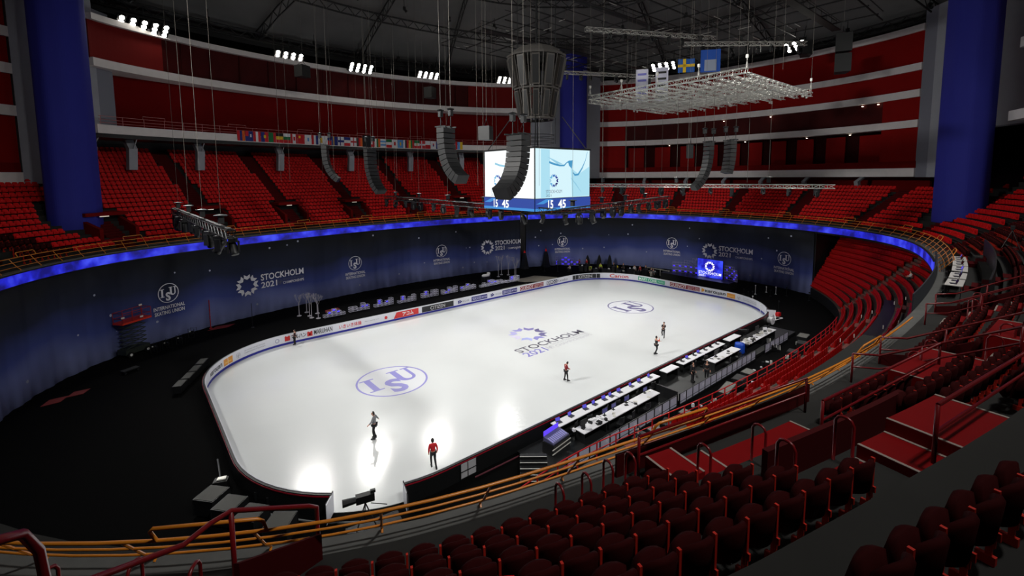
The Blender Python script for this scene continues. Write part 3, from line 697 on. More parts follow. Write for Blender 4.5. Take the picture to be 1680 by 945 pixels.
# yellow guard rail along the front of the upper tier
gr = thing('guard_rail', O(185, .3, 10.24), 'yellow tubular guard rail running along the front of the upper tier', 'railing'); L_ = np.array(gr.location)
uA = ou(-8.4, -31.9); uB = OL+ou(11.2, -31.2)
RP = [(.80, 11.2), (.56, 10.88), (.32, 10.56)]     # the rail leans back over the kerb
for (dd, z), nm in zip(RP, ('top_rail', 'middle_rail', 'lower_rail')):
    b = MB(); b.tube([tuple(np.array(O(u, dd, z))-L_) for u in frange(uA, uB, .9)], .033 if z > 11 else .024, 6); b.build(nm, M_yel, gr, smooth=True)
def post(mb, u, n_=6):
    mb.tube([tuple(np.array(O(u, dd, z))-L_) for dd, z in ((.80, 11.2), (.32, 10.56), (.10, 10.36), (.06, 10.30), (.12, 10.24))], .026, n_)
posts = sorted(frange(uA, uB, 2.05), key=lambda u: math.dist(O(u, 0, 10.5), CAMP))
posts = [u for u in posts if in_frame(O(u, .3, 10.8), 60)]
for u in posts[:100]:
    b = MB(); post(b, u); b.build('post', M_yel, gr)
if posts[100:]:
    b = MB()
    for u in posts[100:]: post(b, u, 4)
    tag(b.build('distant_posts', M_yel, gr), kind='stuff')
for a in AISLE:
    if uA < a or a < uB-OL:
        b = MB(); pts = [(a-.85, 0), (a-.85, .28), (a-.78, .36), (a+.78, .36), (a+.85, .28), (a+.85, 0)]
        if in_frame(O(a, .3, 11.4), 80): b.tube([tuple(np.array(O(u, .80+q*.5, 11.2+q))-L_) for u, q in pts], .032, 6); b.build('raised_bar', M_yel, gr, smooth=True)
# hoop handrails and guard frames around the near gangways
def hoop(u, d, z, label, h=.95, w_=.32, rot=0.):
    b = MB(); pts = [(-w_/2, 0, 0), (-w_/2, 0, h-.12), (-w_/2+.05, 0, h-.03), (-w_/2+.12, 0, h), (w_/2-.12, 0, h), (w_/2-.05, 0, h-.03), (w_/2, 0, h-.12), (w_/2, 0, 0)]
    b.tube(pts, .028, 6); o = b.build('hoop_handrail', M_rail, None, smooth=True); o.location = O(u, d, z); o.rotation_euler = (0, 0, Odir(u)+rot)
    return tag(o, label, 'handrail', 'red hoop handrails')
hp = [(89.0, 1.5, 0), (88.35, 1.45, 0), (87.7, 1.3, 0), (87.1, 1.3, 0)]
for k, (u, d, r) in enumerate(hp): hoop(u, d, row_z(0), 'red hoop handrail beside the kerb, %s of four before the first red stair' % ordw(k+1))
for ai, a in enumerate(sorted(NEAR_AISLES)[::-1]):
    if a > 92 or a < 64: continue
    for s in (-1, 1):
        for r in ((1, 3, 5, 7) if a < 80 else (1, 3)):
            u = a+s*.85; p = O(u, row_d(r)+.2, row_z(r)+.5)
            if in_frame(p, 30): hoop(u, row_d(r)+.2, row_z(r)-.02, 'red hoop handrail on the %s side of the %s red stair, at its %s row' % ('camera' if s > 0 else 'far', ordw(ai+1), ordw(r+1)))
# tubular frames round the stair wells
def frame_rail(name, pts, posts_, label, r=.035, m=None, mid=True, infill=False):
    root = thing(name, pts[0], label, 'railing'); L0 = np.array(pts[0], float); m = m or M_rail
    b = MB(); b.tube([tuple(np.array(p)-L0) for p in pts], r, 7); b.build('top_rail', m, root, smooth=True)
    if mid:
        b = MB(); b.tube([(p[0]-L0[0], p[1]-L0[1], p[2]-L0[2]-.45) for p in pts], r*.8, 6); b.build('middle_rail', m, root, smooth=True)
    for x, y, z, h in posts_:
        b = MB(); b.bar((x-L0[0], y-L0[1], z-L0[2]), (x-L0[0], y-L0[1], z-L0[2]-h), r, 7); b.build('post', m, root, smooth=True)
    if infill:
        b = MB(); b.loft([[(p[0]-L0[0], p[1]-L0[1], p[2]-L0[2]-.62), (p[0]-L0[0]+.03, p[1]-L0[1]+.03, p[2]-L0[2]-.62), (p[0]-L0[0]+.03, p[1]-L0[1]+.03, p[2]-L0[2]-1.3), (p[0]-L0[0], p[1]-L0[1], p[2]-L0[2]-1.3)] for p in pts]); b.build('red_panel', mat('deep_red_panel', (62, 4, 7), .7, spec=.15), root)
    return root
def well(a, k):
    # the frame follows the slope on both sides of a gangway and crosses at its foot
    top = lambda u, d: O(u, d, 10.35+.588*max(0, d-1.3)+1.0)
    for s, nm in ((1, 'camera'), (-1, 'far')):
        pts = [top(a+s*1.3, d) for d in (.85, 1.6, 2.6, 3.6, 4.6)]
        frame_rail('stair_guard_rail', pts, [(*top(a+s*1.3, d), 1.1) for d in (.85, 2.6, 4.6)], 'red guard rail on the %s side of the %s red stair' % (nm, ordw(k)), infill=(s < 0))
for ai, a in enumerate(sorted(NEAR_AISLES)[::-1]):
    if 60 < a < 82: well(a, ai+1)
# long red rails beyond the first stair, parallel to the kerb
for k, (u0, u1, d, h) in enumerate(((86.6, 80.2, 1.0, 1.05), (83.2, 76.8, 3.0, 2.0), (84.4, 78.0, 5.4, 3.3), (80.5, 74.5, 6.8, 4.2))):
    pts = [O(u, d, 10.35+h) for u in frange(u0, u1, .8)]; z0 = 10.35+.588*max(0, d-1.3)
    frame_rail('stand_guard_rail', pts, [(*p, 10.35+h-z0+.1) for p in (pts[0], pts[len(pts)//2], pts[-1])], 'red guard rail running lengthways through the near stand, %s up from the kerb' % ordw(k+1))
# broad landings and sideways steps by the stair wells: red lino with pale edging
LAND = [(81.3, 84.8, 1.2, 3.25, 10.5), (84.8, 85.6, 1.2, 2.6, 10.68), (85.6, 86.4, 1.0, 2.0, 10.86), (81.8, 83.7, 4.4, 6.5, 12.75), (83.7, 84.6, 4.4, 6.0, 12.5), (84.6, 85.5, 4.4, 5.6, 12.25), (75.4, 78.4, 2.3, 4.2, 11.7), (72.6, 75.0, 3.6, 5.6, 12.4)]
LN = ['broad red landing lowest by the kerb, with pale edging, past the four hoop handrails', 'red side step joining the lowest landing, nearer the camera', 'small red side step with a pale edge beside the hoop handrails by the kerb', 'broad red landing with pale edging at the picture edge, level with the walkway', 'red side step between the upper red landing and the lowest side step beside it', 'red side step with pale edge next to the dark walkway seats', 'red landing behind the crossing guard rails, second group along the kerb', 'dark red landing behind the crossing guard rails, farther and higher']
for k, (u0, u1, d0, d1, z) in enumerate(LAND):
    root = thing('red_landing', O(u0, d0, z), LN[k], 'landing'); L0 = np.array(root.location)
    b = MB(); b.loft([[tuple(np.array(O(u, d, zz))-L0) for d, zz in ((d0, z-1.6), (d0, z), (d1, z), (d1, z-1.6))] for u in frange(u0, u1, 1)]); b.build('lino_surface', M_stairred, root)
    b = MB()
    for u in (u0+.03, u1-.03): b.loft([[tuple(np.array(O(u+q, d, zz))-L0) for q, zz in ((-.03, z), (-.03, z+.012), (.03, z+.012), (.03, z))] for d in (d0, d1)])
    b.build('pale_edging', M_nose, root)
M_wellp = mat('deep_red_panel', (62, 4, 7), .7, spec=.15)
b = MB(); sweep(80.6, 85.6, [(3.3, 10.2), (3.3, 12.1), (3.42, 12.1), (3.42, 10.2)], 1, b); tag(b.build('well_side_panel', M_wellp), 'dark red panel wall standing above the lowest red landing', 'panel')
b = MB(); sweep(79.4, 87.0, [(.66, 10.2), (.66, 10.9), (.72, 10.9), (.72, 10.2)], 1, b); tag(b.build('kerb_side_panel', M_wellp), 'long low dark red panel between the kerb and the lowest red landing', 'panel')
# pipe rails at the lower corner, next to the camera
frame_rail('stair_handrail', [(-35.3, -32.75, 15.25), (-34.82, -32.44, 15.22), (-34.71, -32.25, 15.10), (-34.66, -32.16, 14.90), (-34.63, -32.12, 14.3), (-34.62, -32.1, 13.3)], [], 'thick dark red handrail with a bent end, closest to the camera at the picture corner', r=.032, mid=False)
frame_rail('stair_handrail', [(-34.91, -29.42, 12.75), (-33.76, -28.77, 12.24), (-33.4, -28.5, 12.22), (-33.1, -28.23, 12.11), (-31.88, -27.95, 11.43), (-31.72, -27.89, 11.30), (-31.72, -27.9, 10.4)], [(-33.1, -28.23, 12.1, 1.7), (-34.91, -29.42, 12.72, 1.4)], 'dark red bent handrail crossing in front of the yellow rail by the curved boards', r=.04, mid=False)
b = MB(); b.loft([[(-33.12, -28.28, 10.3), (-33.12, -28.28, 11.25), (-33.05, -28.33, 11.25), (-33.05, -28.33, 10.3)], [(-31.75, -28.0, 10.2), (-31.75, -28.0, 10.85), (-31.7, -28.05, 10.85), (-31.7, -28.05, 10.2)]])
tag(b.build('stair_side_panel', M_wellp), 'dark red side panel under the bent handrail', 'panel')
for k, (u, d) in enumerate(((95.6, 1.5), (96.6, 1.7), (94.5, 2.1), (94.9, 3.0))): hoop(u, d, 10.35+.588*max(0, d-1.3), 'dark red hoop handrail below the bent corner handrails, %s of a loose row' % ordw(k+1))
# ================================================================ LOWER STAND (uncurtained part along the near side)
FRONT = [(-40, -18), (-34, -20.5), (-24, -20.6), (-16, -19.9), (-5, -21.5), (5, -22.3), (12, -22.4), (20, -22.2), (26, -21.4), (30, -20.4), (36, -17.4), (41, -13.6)]
def dense(P_, n=110):
    P_ = np.array(P_, float); D = np.hypot(*np.diff(P_, axis=0).T); s = np.concatenate([[0], np.cumsum(D)]); u = np.linspace(0, s[-1], n)
    return np.stack([np.interp(u, s, P_[:, 0]), np.interp(u, s, P_[:, 1])], 1)
FR = dense(FRONT); FR = np.stack([np.convolve(np.pad(FR[:, j], 4, 'edge'), np.ones(9)/9, 'valid') for j in (0, 1)], 1)
def backpt(p):
    d = np.hypot(OQ[:, 0]-p[0], OQ[:, 1]-p[1]); i = d.argmin(); return OQ[i]+ON[i]*3.6
BKP = np.array([backpt(p) for p in FR]); BKP = np.stack([np.convolve(np.pad(BKP[:, j], 4, 'edge'), np.ones(9)/9, 'valid') for j in (0, 1)], 1)
NLR = 13; LZ0, LZR = 1.25, .58
def LP(i, r, off=0., z=0.):
    t = (r+off)/NLR; p = FR[i]*(1-t)+BKP[i]*t; return (p[0], p[1], z)
b = MB(); rows = []
for i in range(len(FR)):
    row = [LP(i, 0, 0, FZ-.02), LP(i, 0, 0, LZ0)]
    for r in range(1, NLR): row += [LP(i, r, 0, LZ0+LZR*(r-1)), LP(i, r, 0, LZ0+LZR*r)]
    rows.append(row+[LP(i, NLR, 0, LZ0+LZR*(NLR-1))])
b.grid(rows); struct(b.build('floor_lower_stand', mat('lower_stand_floor', (74, 68, 62), .8, noise=.2, nscale=1)))
b = MB(); rows = [[tuple(np.array(LP(i, 0, -.04, z))) for z in (FZ, LZ0+.05)] for i in range(len(FR))]; b.grid(rows); struct(b.build('wall_lower_stand_front', M_blk))
# seats of the lower stand: plastic benches of tip-up shells in rows, gaps at gangways
b = MB(); gang = [10, 24, 38, 52, 66, 78, 92]
for r in range(NLR-1):
    i = 0.
    while i < len(FR)-1.01:
        k = int(i); t = i-k
        p = np.array(LP(k, r, .45))*(1-t)+np.array(LP(k+1, r, .45))*t; q = np.array(LP(k+1, r, .45)); st = np.linalg.norm(np.array(LP(k+1, r, .45))-np.array(LP(k, r, .45)))
        if p[0] > -8.5 and all(abs(i-g) > 1.0 for g in gang) and not (r in (5,) and 44 < i < 84) and in_frame((p[0], p[1], LZ0+r*LZR+.5), 60):
            n_ = BKP[k]-FR[k]; h = math.atan2(n_[1], n_[0]); c, s = math.cos(h), math.sin(h); z = LZ0+r*LZR
            T = lambda a, y, zz: (p[0]+a*c-y*s, p[1]+a*s+y*c, z+zz)
            prof = [(.12, .06), (-.16, .36), (-.14, .44), (.06, .44), (.10, .82), (.16, .84), (.17, .40)]
            vs = [T(a, y, zz) for y in (-.23, .23) for a, zz in prof]; m = len(prof)
            b.add(vs, [(j, (j+1) % m, m+(j+1) % m, m+j) for j in range(m)]+[tuple(range(m))[::-1], tuple(range(m, 2*m))])
        i += .52/st
tag(b.build('lower_stand_seating', mat('bright_red_plastic', (160, 10, 8), .4, spec=.3, noise=.08, nscale=2)), 'mass of bright red plastic seats in the lower stand under the ribbon', 'seating', kind='stuff')
# gangway strips and numbered white marks at row ends
for k, g in enumerate(gang):
    b = MB()
    for r in range(NLR-1):
        z = LZ0+r*LZR+.04; p = [np.array(LP(g-1 if g else 0, r, o, 0)) for o in (.02, .98)]+[np.array(LP(g+1, r, o, 0)) for o in (.98, .02)]
        for h in (0, 1):
            zz = z+h*.29; a = h*.5
            P4 = [p[0]*(1-a)+p[1]*a, p[1], p[2], p[3]*(1-a)+p[2]*a]
            b.add([(q[0], q[1], zz) for q in P4]+[(q[0], q[1], zz-.3) for q in P4], [(0, 1, 2, 3), (0, 3, 7, 4), (0, 4, 5, 1), (3, 2, 6, 7), (1, 5, 6, 2)])
    tag(b.build('lower_gangway', mat('lower_gangway_tan', (112, 60, 52), .7)), 'narrow stepped gangway through the bright red lower stand, %s from the camera end' % ordw(k+1), 'stairs', 'gangways of the lower stand')
b = MB()
for r in range(2, 9):
    for g in (78, 66):
        p = LP(g+2, r, .9, LZ0+r*LZR+.86); b.box(p, (.06, .06, .30))
tag(b.build('row_markers', mat('white_marker', (226, 220, 214), .4)), 'short white markers standing along the row ends of the lower stand', 'marker', kind='stuff')
# dark walkway platform crossing the lower stand
b = MB(); rows = [[LP(i, 5, -.1, LZ0+LZR*5+.55), LP(i, 5, 1.15, LZ0+LZR*5+.55), LP(i, 5, 1.15, LZ0+LZR*5-.3), LP(i, 5, -.1, LZ0+LZR*5-.3)] for i in range(46, 84)]; b.loft(rows)
tag(b.build('camera_platform', M_blk), 'dark covered platform crossing the lower red stand lengthways', 'platform')
# front rail of the lower stand
lr = thing('lower_stand_rail', (FR[50][0], FR[50][1], LZ0), 'red railing with upright bars along the front of the lower stand', 'railing'); L_ = np.array(lr.location)
i0, i1 = 26, 84
for z, nm, rr in ((LZ0+1.05, 'top_rail', .035), (LZ0+.62, 'middle_rail', .025)):
    b = MB(); b.tube([tuple(np.array(LP(i, 0, .12, z))-L_) for i in range(i0, i1)], rr, 6); b.build(nm, mat('bright_rail', (176, 16, 22), .35), lr)
for i in range(i0, i1, 2):
    b = MB(); p = np.array(LP(i, 0, .12, LZ0))-L_; b.bar(p, p+np.array([0, 0, 1.05]), .045, 5); b.build('upright', mat('bright_rail', (176, 16, 22), .35), lr)
lr2 = thing('lower_stand_rail', (FR[8][0], FR[8][1], LZ0), 'red railing around the stair head of the lower stand at the picture corner', 'railing'); L_ = np.array(lr2.location)
for k, pts in enumerate(([(-35.9, -19.6, 5.2), (-34.6, -18.9, 5.9), (-33.3, -20.1, 5.3), (-32.2, -21.3, 4.7), (-31.2, -22.4, 4.1)], [(-37.3, -19.9, 5.2), (-36.2, -18.9, 5.6)], [(-37.5, -21.5, 5.6), (-36.5, -20.2, 6.0), (-36.4, -20.1, 5.2)])):
    b = MB(); b.tube([tuple(np.array(p)-L_) for p in pts], .035, 6); b.build('top_rail', mat('bright_rail', (176, 16, 22), .35), lr2)
    for p in pts:
        b = MB(); b.bar(tuple(np.array(p)-L_), tuple(np.array(p)-L_-np.array([0, 0, 1.1])), .03, 5); b.build('upright', mat('bright_rail', (176, 16, 22), .35), lr2)
    b = MB(); b.tube([tuple(np.array(p)-L_-np.array([0, 0, .5])) for p in pts], .025, 6); b.build('middle_rail', mat('bright_rail', (176, 16, 22), .35), lr2)
# ================================================================ MEDIA DESKS on the upper tier
def laptop(loc, rz, label, group='laptops', scr=M_scr, sc=1.):
    e = thing('laptop', loc, label, 'laptop', group, rz); e.scale = (sc, sc, sc)
    b = MB(); b.box((0, 0, .012), (.34, .24, .022)); b.box((0, -.02, .025), (.28, .12, .004)); b.build('keyboard_base', mat('laptop_grey', (60, 60, 66), .4), e)
    b = MB(); ax = ((1, 0, 0), (0, math.cos(R(70)), math.sin(R(70))), (0, -math.sin(R(70)), math.cos(R(70))))
    b.box((0, .155, .125), (.34, .22, .014), ax=ax); b.build('lid', mat('laptop_lid', (44, 44, 50), .4), e)
    b = MB(); b.box((0, .146, .126), (.31, .19, .006), ax=ax); b.build('display', scr, e)
    return e
for k, u in enumerate((48.5, 51.0, 53.5, 56.4, 59.0)):
    h = Odir(u); e = thing('media_table', O(u, 1.1, 10.36), 'white-topped media table on the tier ledge, %s one counting from the ribbon end' % ordw(k+1), 'table', 'media tables on the ledge', h+PI/2)
    b = MB(); b.box((0, 0, .74), (2.2, .75, .04)); b.build('tabletop', mat('media_top', (200, 196, 192), .5), e)
    b = MB(); b.box((0, -.36, .36), (2.2, .02, .72)) if False else b.box((0, .36, .36), (2.2, .02, .72)); b.build('black_skirt', M_blk, e)
    for sx in (-1, 1):
        for sy in (-.3, .3):
            b = MB(); b.bar((sx*1.0, sy, 0), (sx*1.0, sy, .73), .02, 5); b.build('leg', M_steel, e)
    for q, off in enumerate((-.5, .55)):
        p = O(u+off, 1.05, 11.12); laptop(p, h-PI/2+.2*q, 'open laptop on the %s white media table of the tier ledge, %s of its pair' % (ordw(k+1), ('first', 'second')[q]), 'laptops on the media tables', M_scr if (k+q) % 3 == 0 else mat('dark_display', (16, 18, 24), .25), 1.1)
b = MB(); sweep(45, 64, [(2.6, 10.7), (2.6, 12.3), (2.68, 12.3), (2.68, 10.7)], 1, b); tag(b.build('black_screen_cloth', M_blk), 'black cloth screen standing behind the media tables', 'screen')
b = MB(); sweep(45, 64, [(-.12, 9.1), (-.12, 11.1), (-.06, 11.1), (-.06, 9.1)], 1, b); tag(b.build('black_front_drape', mat('black_drape_grey', (30, 32, 42), .8)), 'dark drape hung over the ledge in front of the media tables', 'drape')
for k, (u, d, z) in enumerate(((60.5, 4.2, 12.1), (66.5, 5.0, 12.5), (47.0, 3.8, 11.9))):
    e = thing('tripod', O(u, d, z), 'black camera tripod among the red seats near the media tables, %s from the table end' % ordw([2, 3, 1][k]), 'tripod', 'camera tripods in the stand')
    for a in (0, 2.1, 4.2):
        b = MB(); b.bar((.55*math.cos(a), .55*math.sin(a), 0), (0, 0, 1.35), .025, 5); b.build('leg', M_blk, e)
    b = MB(); b.box((0, 0, 1.55), (.55, .22, .26)); b.cyl((0, 0, 1.34), .06, .1, 8); b.bar((.27, 0, 1.55), (.42, 0, 1.55), .09, 10); b.build('video_camera', M_blk2, e)
# ================================================================ JUDGES SIDE (between the near boards and the lower stand)
JZ = FZ
b = MB(); b.box((2.5, -17.05, FZ+.14), (37.5, 3.1, .30)); tag(b.build('judges_podium', M_blk), 'low black podium carrying the judges tables beside the near boards', 'podium')
PZ = FZ+.29
def table(x0, x1, y, label, dep=.72, h=.76, z=PZ, group='white judges tables', m=M_wtab, skirt=True):
    e = thing('judges_table', ((x0+x1)/2, y, z), label, 'table', group); L = x1-x0
    b = MB(); b.box((0, 0, h-.02), (L, dep, .05)); b.build('tabletop', m, e)
    if skirt: b = MB(); b.box((0, dep/2-.03, (h-.05)/2), (L-.04, .02, h-.05)); b.build('black_skirt', M_blk, e)
    for sx in (-1, 1):
        b = MB(); b.box((sx*(L/2-.1), 0, (h-.045)/2), (.06, dep-.14, h-.045)); b.build('end_panel', M_blk, e)
    return e
fronts = [(-13.3, -7.0, 'long white-topped judges table by the boards, the one closest to the camera'), (-6.9, -1.4, 'white-topped judges table by the boards, second along from the camera'), (-.4, 1.5, 'short white-topped desk by the boards between the two runs of judges tables'), (2.2, 6.0, 'white-topped judges table by the boards, just past the short desk'), (6.1, 9.9, 'white-topped judges table by the boards with a row of papers'), (10.9, 13.4, 'white-topped desk at the far end of the judges row by the boards')]
ft = [table(a, c_, -15.85, l) for a, c_, l in fronts]
backs = [(-12.6, -10.2, 'rear white table covered in cables and boxes at the camera end of the podium'), (-10.1, -6.9, 'rear white-topped table with two monitors behind the first judges table'), (-6.8, -4.0, 'rear white-topped table ending in the open floor behind the judges'), (4.6, 9.6, 'rear white-topped table with a violet-lit laptop at the far half of the podium'), (11.0, 14.5, 'rear table crowded with white equipment beside the far end panels'), (14.6, 18.0, 'rear table with a bright monitor at the very far end of the podium')]
for a, c_, l in backs: table(a, c_, -17.4, l, dep=.85)
# laptops and monitors on the judges tables
n = 0
for x in (-12.8, -11.6, -10.1, -9.1, -8.0, -7.2, -6.2, -4.7, -3.6, -2.2):
    n += 1; laptop((x, -15.8, PZ+.765), R(8)*((-1)**n), 'small laptop with a violet screen on the long judges tables, %s from the camera end' % ordw(n), 'laptops on the judges tables', M_scr, 1.15)
for k, x in enumerate((2.8, 3.7, 4.9, 5.7, 6.9, 8.0, 9.2)): laptop((x, -15.8, PZ+.765), R(10)*((-1)**k), 'small laptop on the judges tables past the short desk, %s of seven' % ordw(k+1), 'laptops on the far judges tables', M_scr if k in (1, 3) else mat('dark_display', (16, 18, 24), .25), 1.1)
def monitor(loc, rz, label, m=None, s=1.):
    e = thing('monitor', loc, label, 'monitor', 'monitors on the podium', rz); e.scale = (s, s, s)
    b = MB(); b.box((0, 0, .01), (.24, .18, .02)); b.box((0, 0, .1), (.05, .04, .18)); b.build('stand', M_blk, e)
    b = MB(); b.box((0, 0, .36), (.56, .04, .34)); b.build('housing', M_blk2, e)
    b = MB(); b.box((0, -.023, .36), (.52, .006, .30)); b.build('display', m or mat('dim_violet', (30, 28, 70), .3, emis=(52, 50, 120), es=.5), e); return e
for k, (x, y, s, lit, l) in enumerate(((-12.1, -17.3, 1.1, 1, 'blue-grey monitor at the camera end of the rear tables'), (-9.8, -17.2, 1.0, 0, 'dark violet monitor on the rear table beside the cable heap'), (-8.7, -17.1, .9, 0, 'small grey monitor in the middle of the rear white table'), (-7.2, -17.1, 1.0, 0, 'dark violet monitor near the joint of the rear white tables'), (-4.9, -17.1, .9, 0, 'small monitor on the last rear table before the open floor'), (6.0, -17.2, 1.2, 2, 'bright violet screen on the rear table of the far half'), (15.2, -17.0, 1.5, 3, 'pale violet monitor standing tall at the far podium end'), (17.3, -17.3, 1.0, 4, 'white glowing screen on the last rear table'))):
    m = {0: None, 1: mat('lit_bluegrey', (60, 80, 160), .3, emis=(90, 110, 190), es=.6), 2: mat('lit_violet', (60, 50, 220), .3, emis=(80, 60, 255), es=1), 3: mat('lit_lilac', (120, 110, 220), .3, emis=(160, 150, 240), es=.8), 4: mat('lit_white', (230, 230, 250), .3, emis=(230, 232, 250), es=.8)}[lit]
    monitor((x, y, PZ+.765), PI if lit in (1, 2, 3, 4) else 0, l, m, s)
# papers, boxes and clutter: individual sheets and cases
rs = random.Random(3)
def small_box(loc, size, rz, col, name, label, cat, group):
    b = MB(); b.box((0, 0, size[2]/2), size, rz); b.box((0, 0, size[2]+.006), (size[0]*.8, size[1]*.7, .012), rz)
    o = b.build(name, col, None); o.location = loc; return tag(o, label, cat, group)
for k in range(16):
    x = rs.uniform(-12.9, -9.9); y = -17.4+rs.uniform(-.35, .35)
    small_box((x, y, PZ+.765), (rs.uniform(.15, .35), rs.uniform(.12, .25), rs.uniform(.03, .18)), rs.uniform(0, 3), M_wtab if k % 3 else M_blk2, 'equipment_box', 'small equipment box in the cluttered heap at the camera end of the rear tables', 'equipment', 'clutter on the rear tables')
for k in range(30):
    x = rs.uniform(10.9, 17.8); y = -17.4+rs.uniform(-.35, .35)
    small_box((x, y, PZ+.765), (rs.uniform(.15, .45), rs.uniform(.12, .3), rs.uniform(.03, .25)), rs.uniform(0, 3), [M_wtab, M_alu, M_blk2][k % 3], 'equipment_box', 'small pale or black equipment box in the crowded far end of the rear tables', 'equipment', 'clutter at the far podium end')
for k in range(16):
    x = rs.choice((rs.uniform(-9.5, -4.3), rs.uniform(5, 9.4))); y = -17.4+rs.uniform(-.3, .3)
    small_box((x, y, PZ+.765), (.22, .30, .012), rs.uniform(0, 3), M_blk2 if k % 2 else M_alu, 'paper_folder', 'flat folder lying on the tidy rear white tables', 'folder', 'folders on the rear tables')
# lighting desk at the camera end
e = thing('control_console', (-14.2, -16.9, PZ), 'violet-lit control console on black cases at the camera end of the podium', 'console', None, R(8))
b = MB(); b.box((0, 0, .35), (1.7, .9, .7)); b.build('black_case', M_blk2, e)
b = MB(); b.loft([[(-.8, -.4, .72), (-.8, -.4, .80), (-.8, .4, .98), (-.8, .4, .72)], [(.8, -.4, .72), (.8, -.4, .80), (.8, .4, .98), (.8, .4, .72)]]); b.build('sloping_desk', mat('console_grey', (84, 84, 120), .5), e)
b = MB(); b.box((0, .42, 1.12), (1.5, .04, .30)); b.build('display', mat('console_screen', (60, 40, 200), .3, emis=(100, 70, 240), es=.9), e)
b = MB()
for k in range(9): b.box((-.7+k*.17, -.1, .885), (.11, .45, .02), ax=((1, 0, 0), (0, .976, .22), (0, -.22, .976)))
b.build('fader_bank', mat('fader_lilac', (150, 148, 210), .4), e)
for k in range(2):
    b = MB(); b.box((-.1, -.5, .25+k*.28), (1.9, .05, .04)); b.build('shelf_edge', M_alu, e)
# steps down from the podium
def steps(loc, rz, n_, w_, label, rise=.18, tread=.3, m=M_blk2, nose=M_alu):
    e = thing('portable_steps', loc, label, 'steps', 'portable steps', rz)
    for k in range(n_):
        b = MB(); b.box((0, k*tread, (k+1)*rise/2), (w_, tread, (k+1)*rise)); b.build('step', m, e)
        b = MB(); b.box((0, k*tread-tread/2, (k+1)*rise+.006), (w_, .05, .012)); b.build('pale_nosing', nose, e)
    return e
steps((-17.2, -18.1, FZ), R(-40), 5, 1.6, 'black portable steps with white nosings at the camera end of the podium')
steps((-16.3, -16.9, FZ), R(-90), 2, 1.3, 'low black step box beside the boards and the larger steps', .2, .4)
steps((15.2, -19.1, FZ), R(20), 4, 1.5, 'dark portable steps at the far end of the podium beside the panels')
# partition of grey panels behind the podium
def partition(x0, x1, n_, label, y=-18.75, seals=()):
    e = thing('panel_partition', ((x0+x1)/2, y, FZ), label, 'partition'); L = (x1-x0)/n_
    for k in range(n_):
        cx = x0+L*(k+.5)-(x0+x1)/2; p = []
        b = MB(); b.box((cx, 0, .62), (L*.86, .05, .62)); b.box((cx, 0, .20), (L*.86, .05, .14)); o = b.build('grey_panel', mat('panel_grey', (178, 178, 196), .5), e)
        if k % 3 == 0:
            g = isu_geo(.0, 0, .17); stick('round_mark', g, lambda x, y2, cx=cx: (cx+L*.2+x, -.03, .66+y2), M_logo, o)
    b = MB(); b.box((0, 0, .94), (x1-x0, .07, .04)); b.box((0, 0, .30), (x1-x0, .07, .04)); b.box((0, 0, .05), (x1-x0, .07, .10))
    for k in range(n_+1): b.box((x0+L*k-(x0+x1)/2, 0, .48), (.07, .08, .95))
    b.build('black_frame', M_blk, e); return e
partition(-15.2, -3.2, 12, 'run of grey display panels behind the judges podium, its camera half'); partition(-2.8, 10.6, 14, 'run of grey display panels behind the judges podium, its middle length'); partition(12.8, 18.6, 5, 'short run of grey display panels around the far podium end')
b = MB(); b.box((-3.0, -17.6, .62), (.06, 2.2, .9)); b.box((-3.0, -17.6, 1.08), (.08, 2.2, .04)); tag(b.build('cross_panel', M_blk2), 'black cross panel joining the grey partition by the open floor', 'panel')
# blue barrel, cases and floor items behind the partition
o = MB().lathe([(0, 0), (.42, 0), (.46, .1), (.44, .35), (.46, .6), (.44, .85), (.40, .95), (0, .95)], (0, 0, 0), 20).build('blue_barrel', mat('blue_plastic', (20, 70, 180), .35), None, smooth=True); o.location = (10.6, -17.3, PZ); tag(o, 'round blue barrel at the end of the far rear table', 'barrel')
def flight_case(loc, size, rz, label, top=M_blk2, group='flight cases', lid=None):
    e = thing('flight_case', loc, label, 'case', group, rz); sx, sy, sz = size
    b = MB(); b.box((0, 0, .1+sz/2), (sx, sy, sz)); b.build('case_body', M_blk2, e)
    b = MB()
    for x in (-1, 1):
        for y in (-1, 1): b.box((x*sx/2, y*sy/2, .1+sz/2), (.04, .04, sz))
    for y in (-1, 1): b.box((0, y*sy/2, .1+sz), (sx, .035, .035))
    for x in (-1, 1): b.box((x*sx/2, 0, .1+sz), (.035, sy, .035))
    b.build('edge_trim', M_steel, e)
    b = MB(); b.box((0, 0, .1+sz+.02), (sx-.06, sy-.06, .03)); b.build('lid', top, e)
    for x in (-1, 1):
        b = MB(); b.bar((x*(sx/2-.15), -sy/2+.1, .05), (x*(sx/2-.15), sy/2-.1, .05), .05, 8); b.build('castor', M_blk, e)
    return e
fc = [((-9.6, -20.0), (1.2, .7, .6), .1, 0), ((-8.0, -19.9), (.9, .6, .5), -.2, 1), ((-6.4, -19.9), (1.1, .6, .4), .3, 0), ((-4.6, -20.2), (.8, .6, .6), .0, 1), ((1.6, -20.3), (2.4, .8, .5), .15, 1), ((4.0, -20.2), (1.3, .8, .6), .1, 0), ((5.9, -20.1), (1.2, .8, .55), 0, 1), ((18.9, -20.1), (1.5, .9, .7), .1, 1), ((17.2, -20.6), (1.2, .9, .5), .2, 0), ((14.0, -20.8), (1.1, .8, .5), .1, 0), ((-12.0, -19.9), (1.0, .6, .5), 0, 0)]
for k, ((x, y), sz, rz, lid) in enumerate(sorted(fc)):
    flight_case((x, y, FZ), sz, rz, 'black flight case between the grey partition and the lower stand, %s from the camera end' % ordw(k+1), mat('case_clutter', (104, 104, 98), .5, noise=.6, nscale=6) if lid else M_blk2)
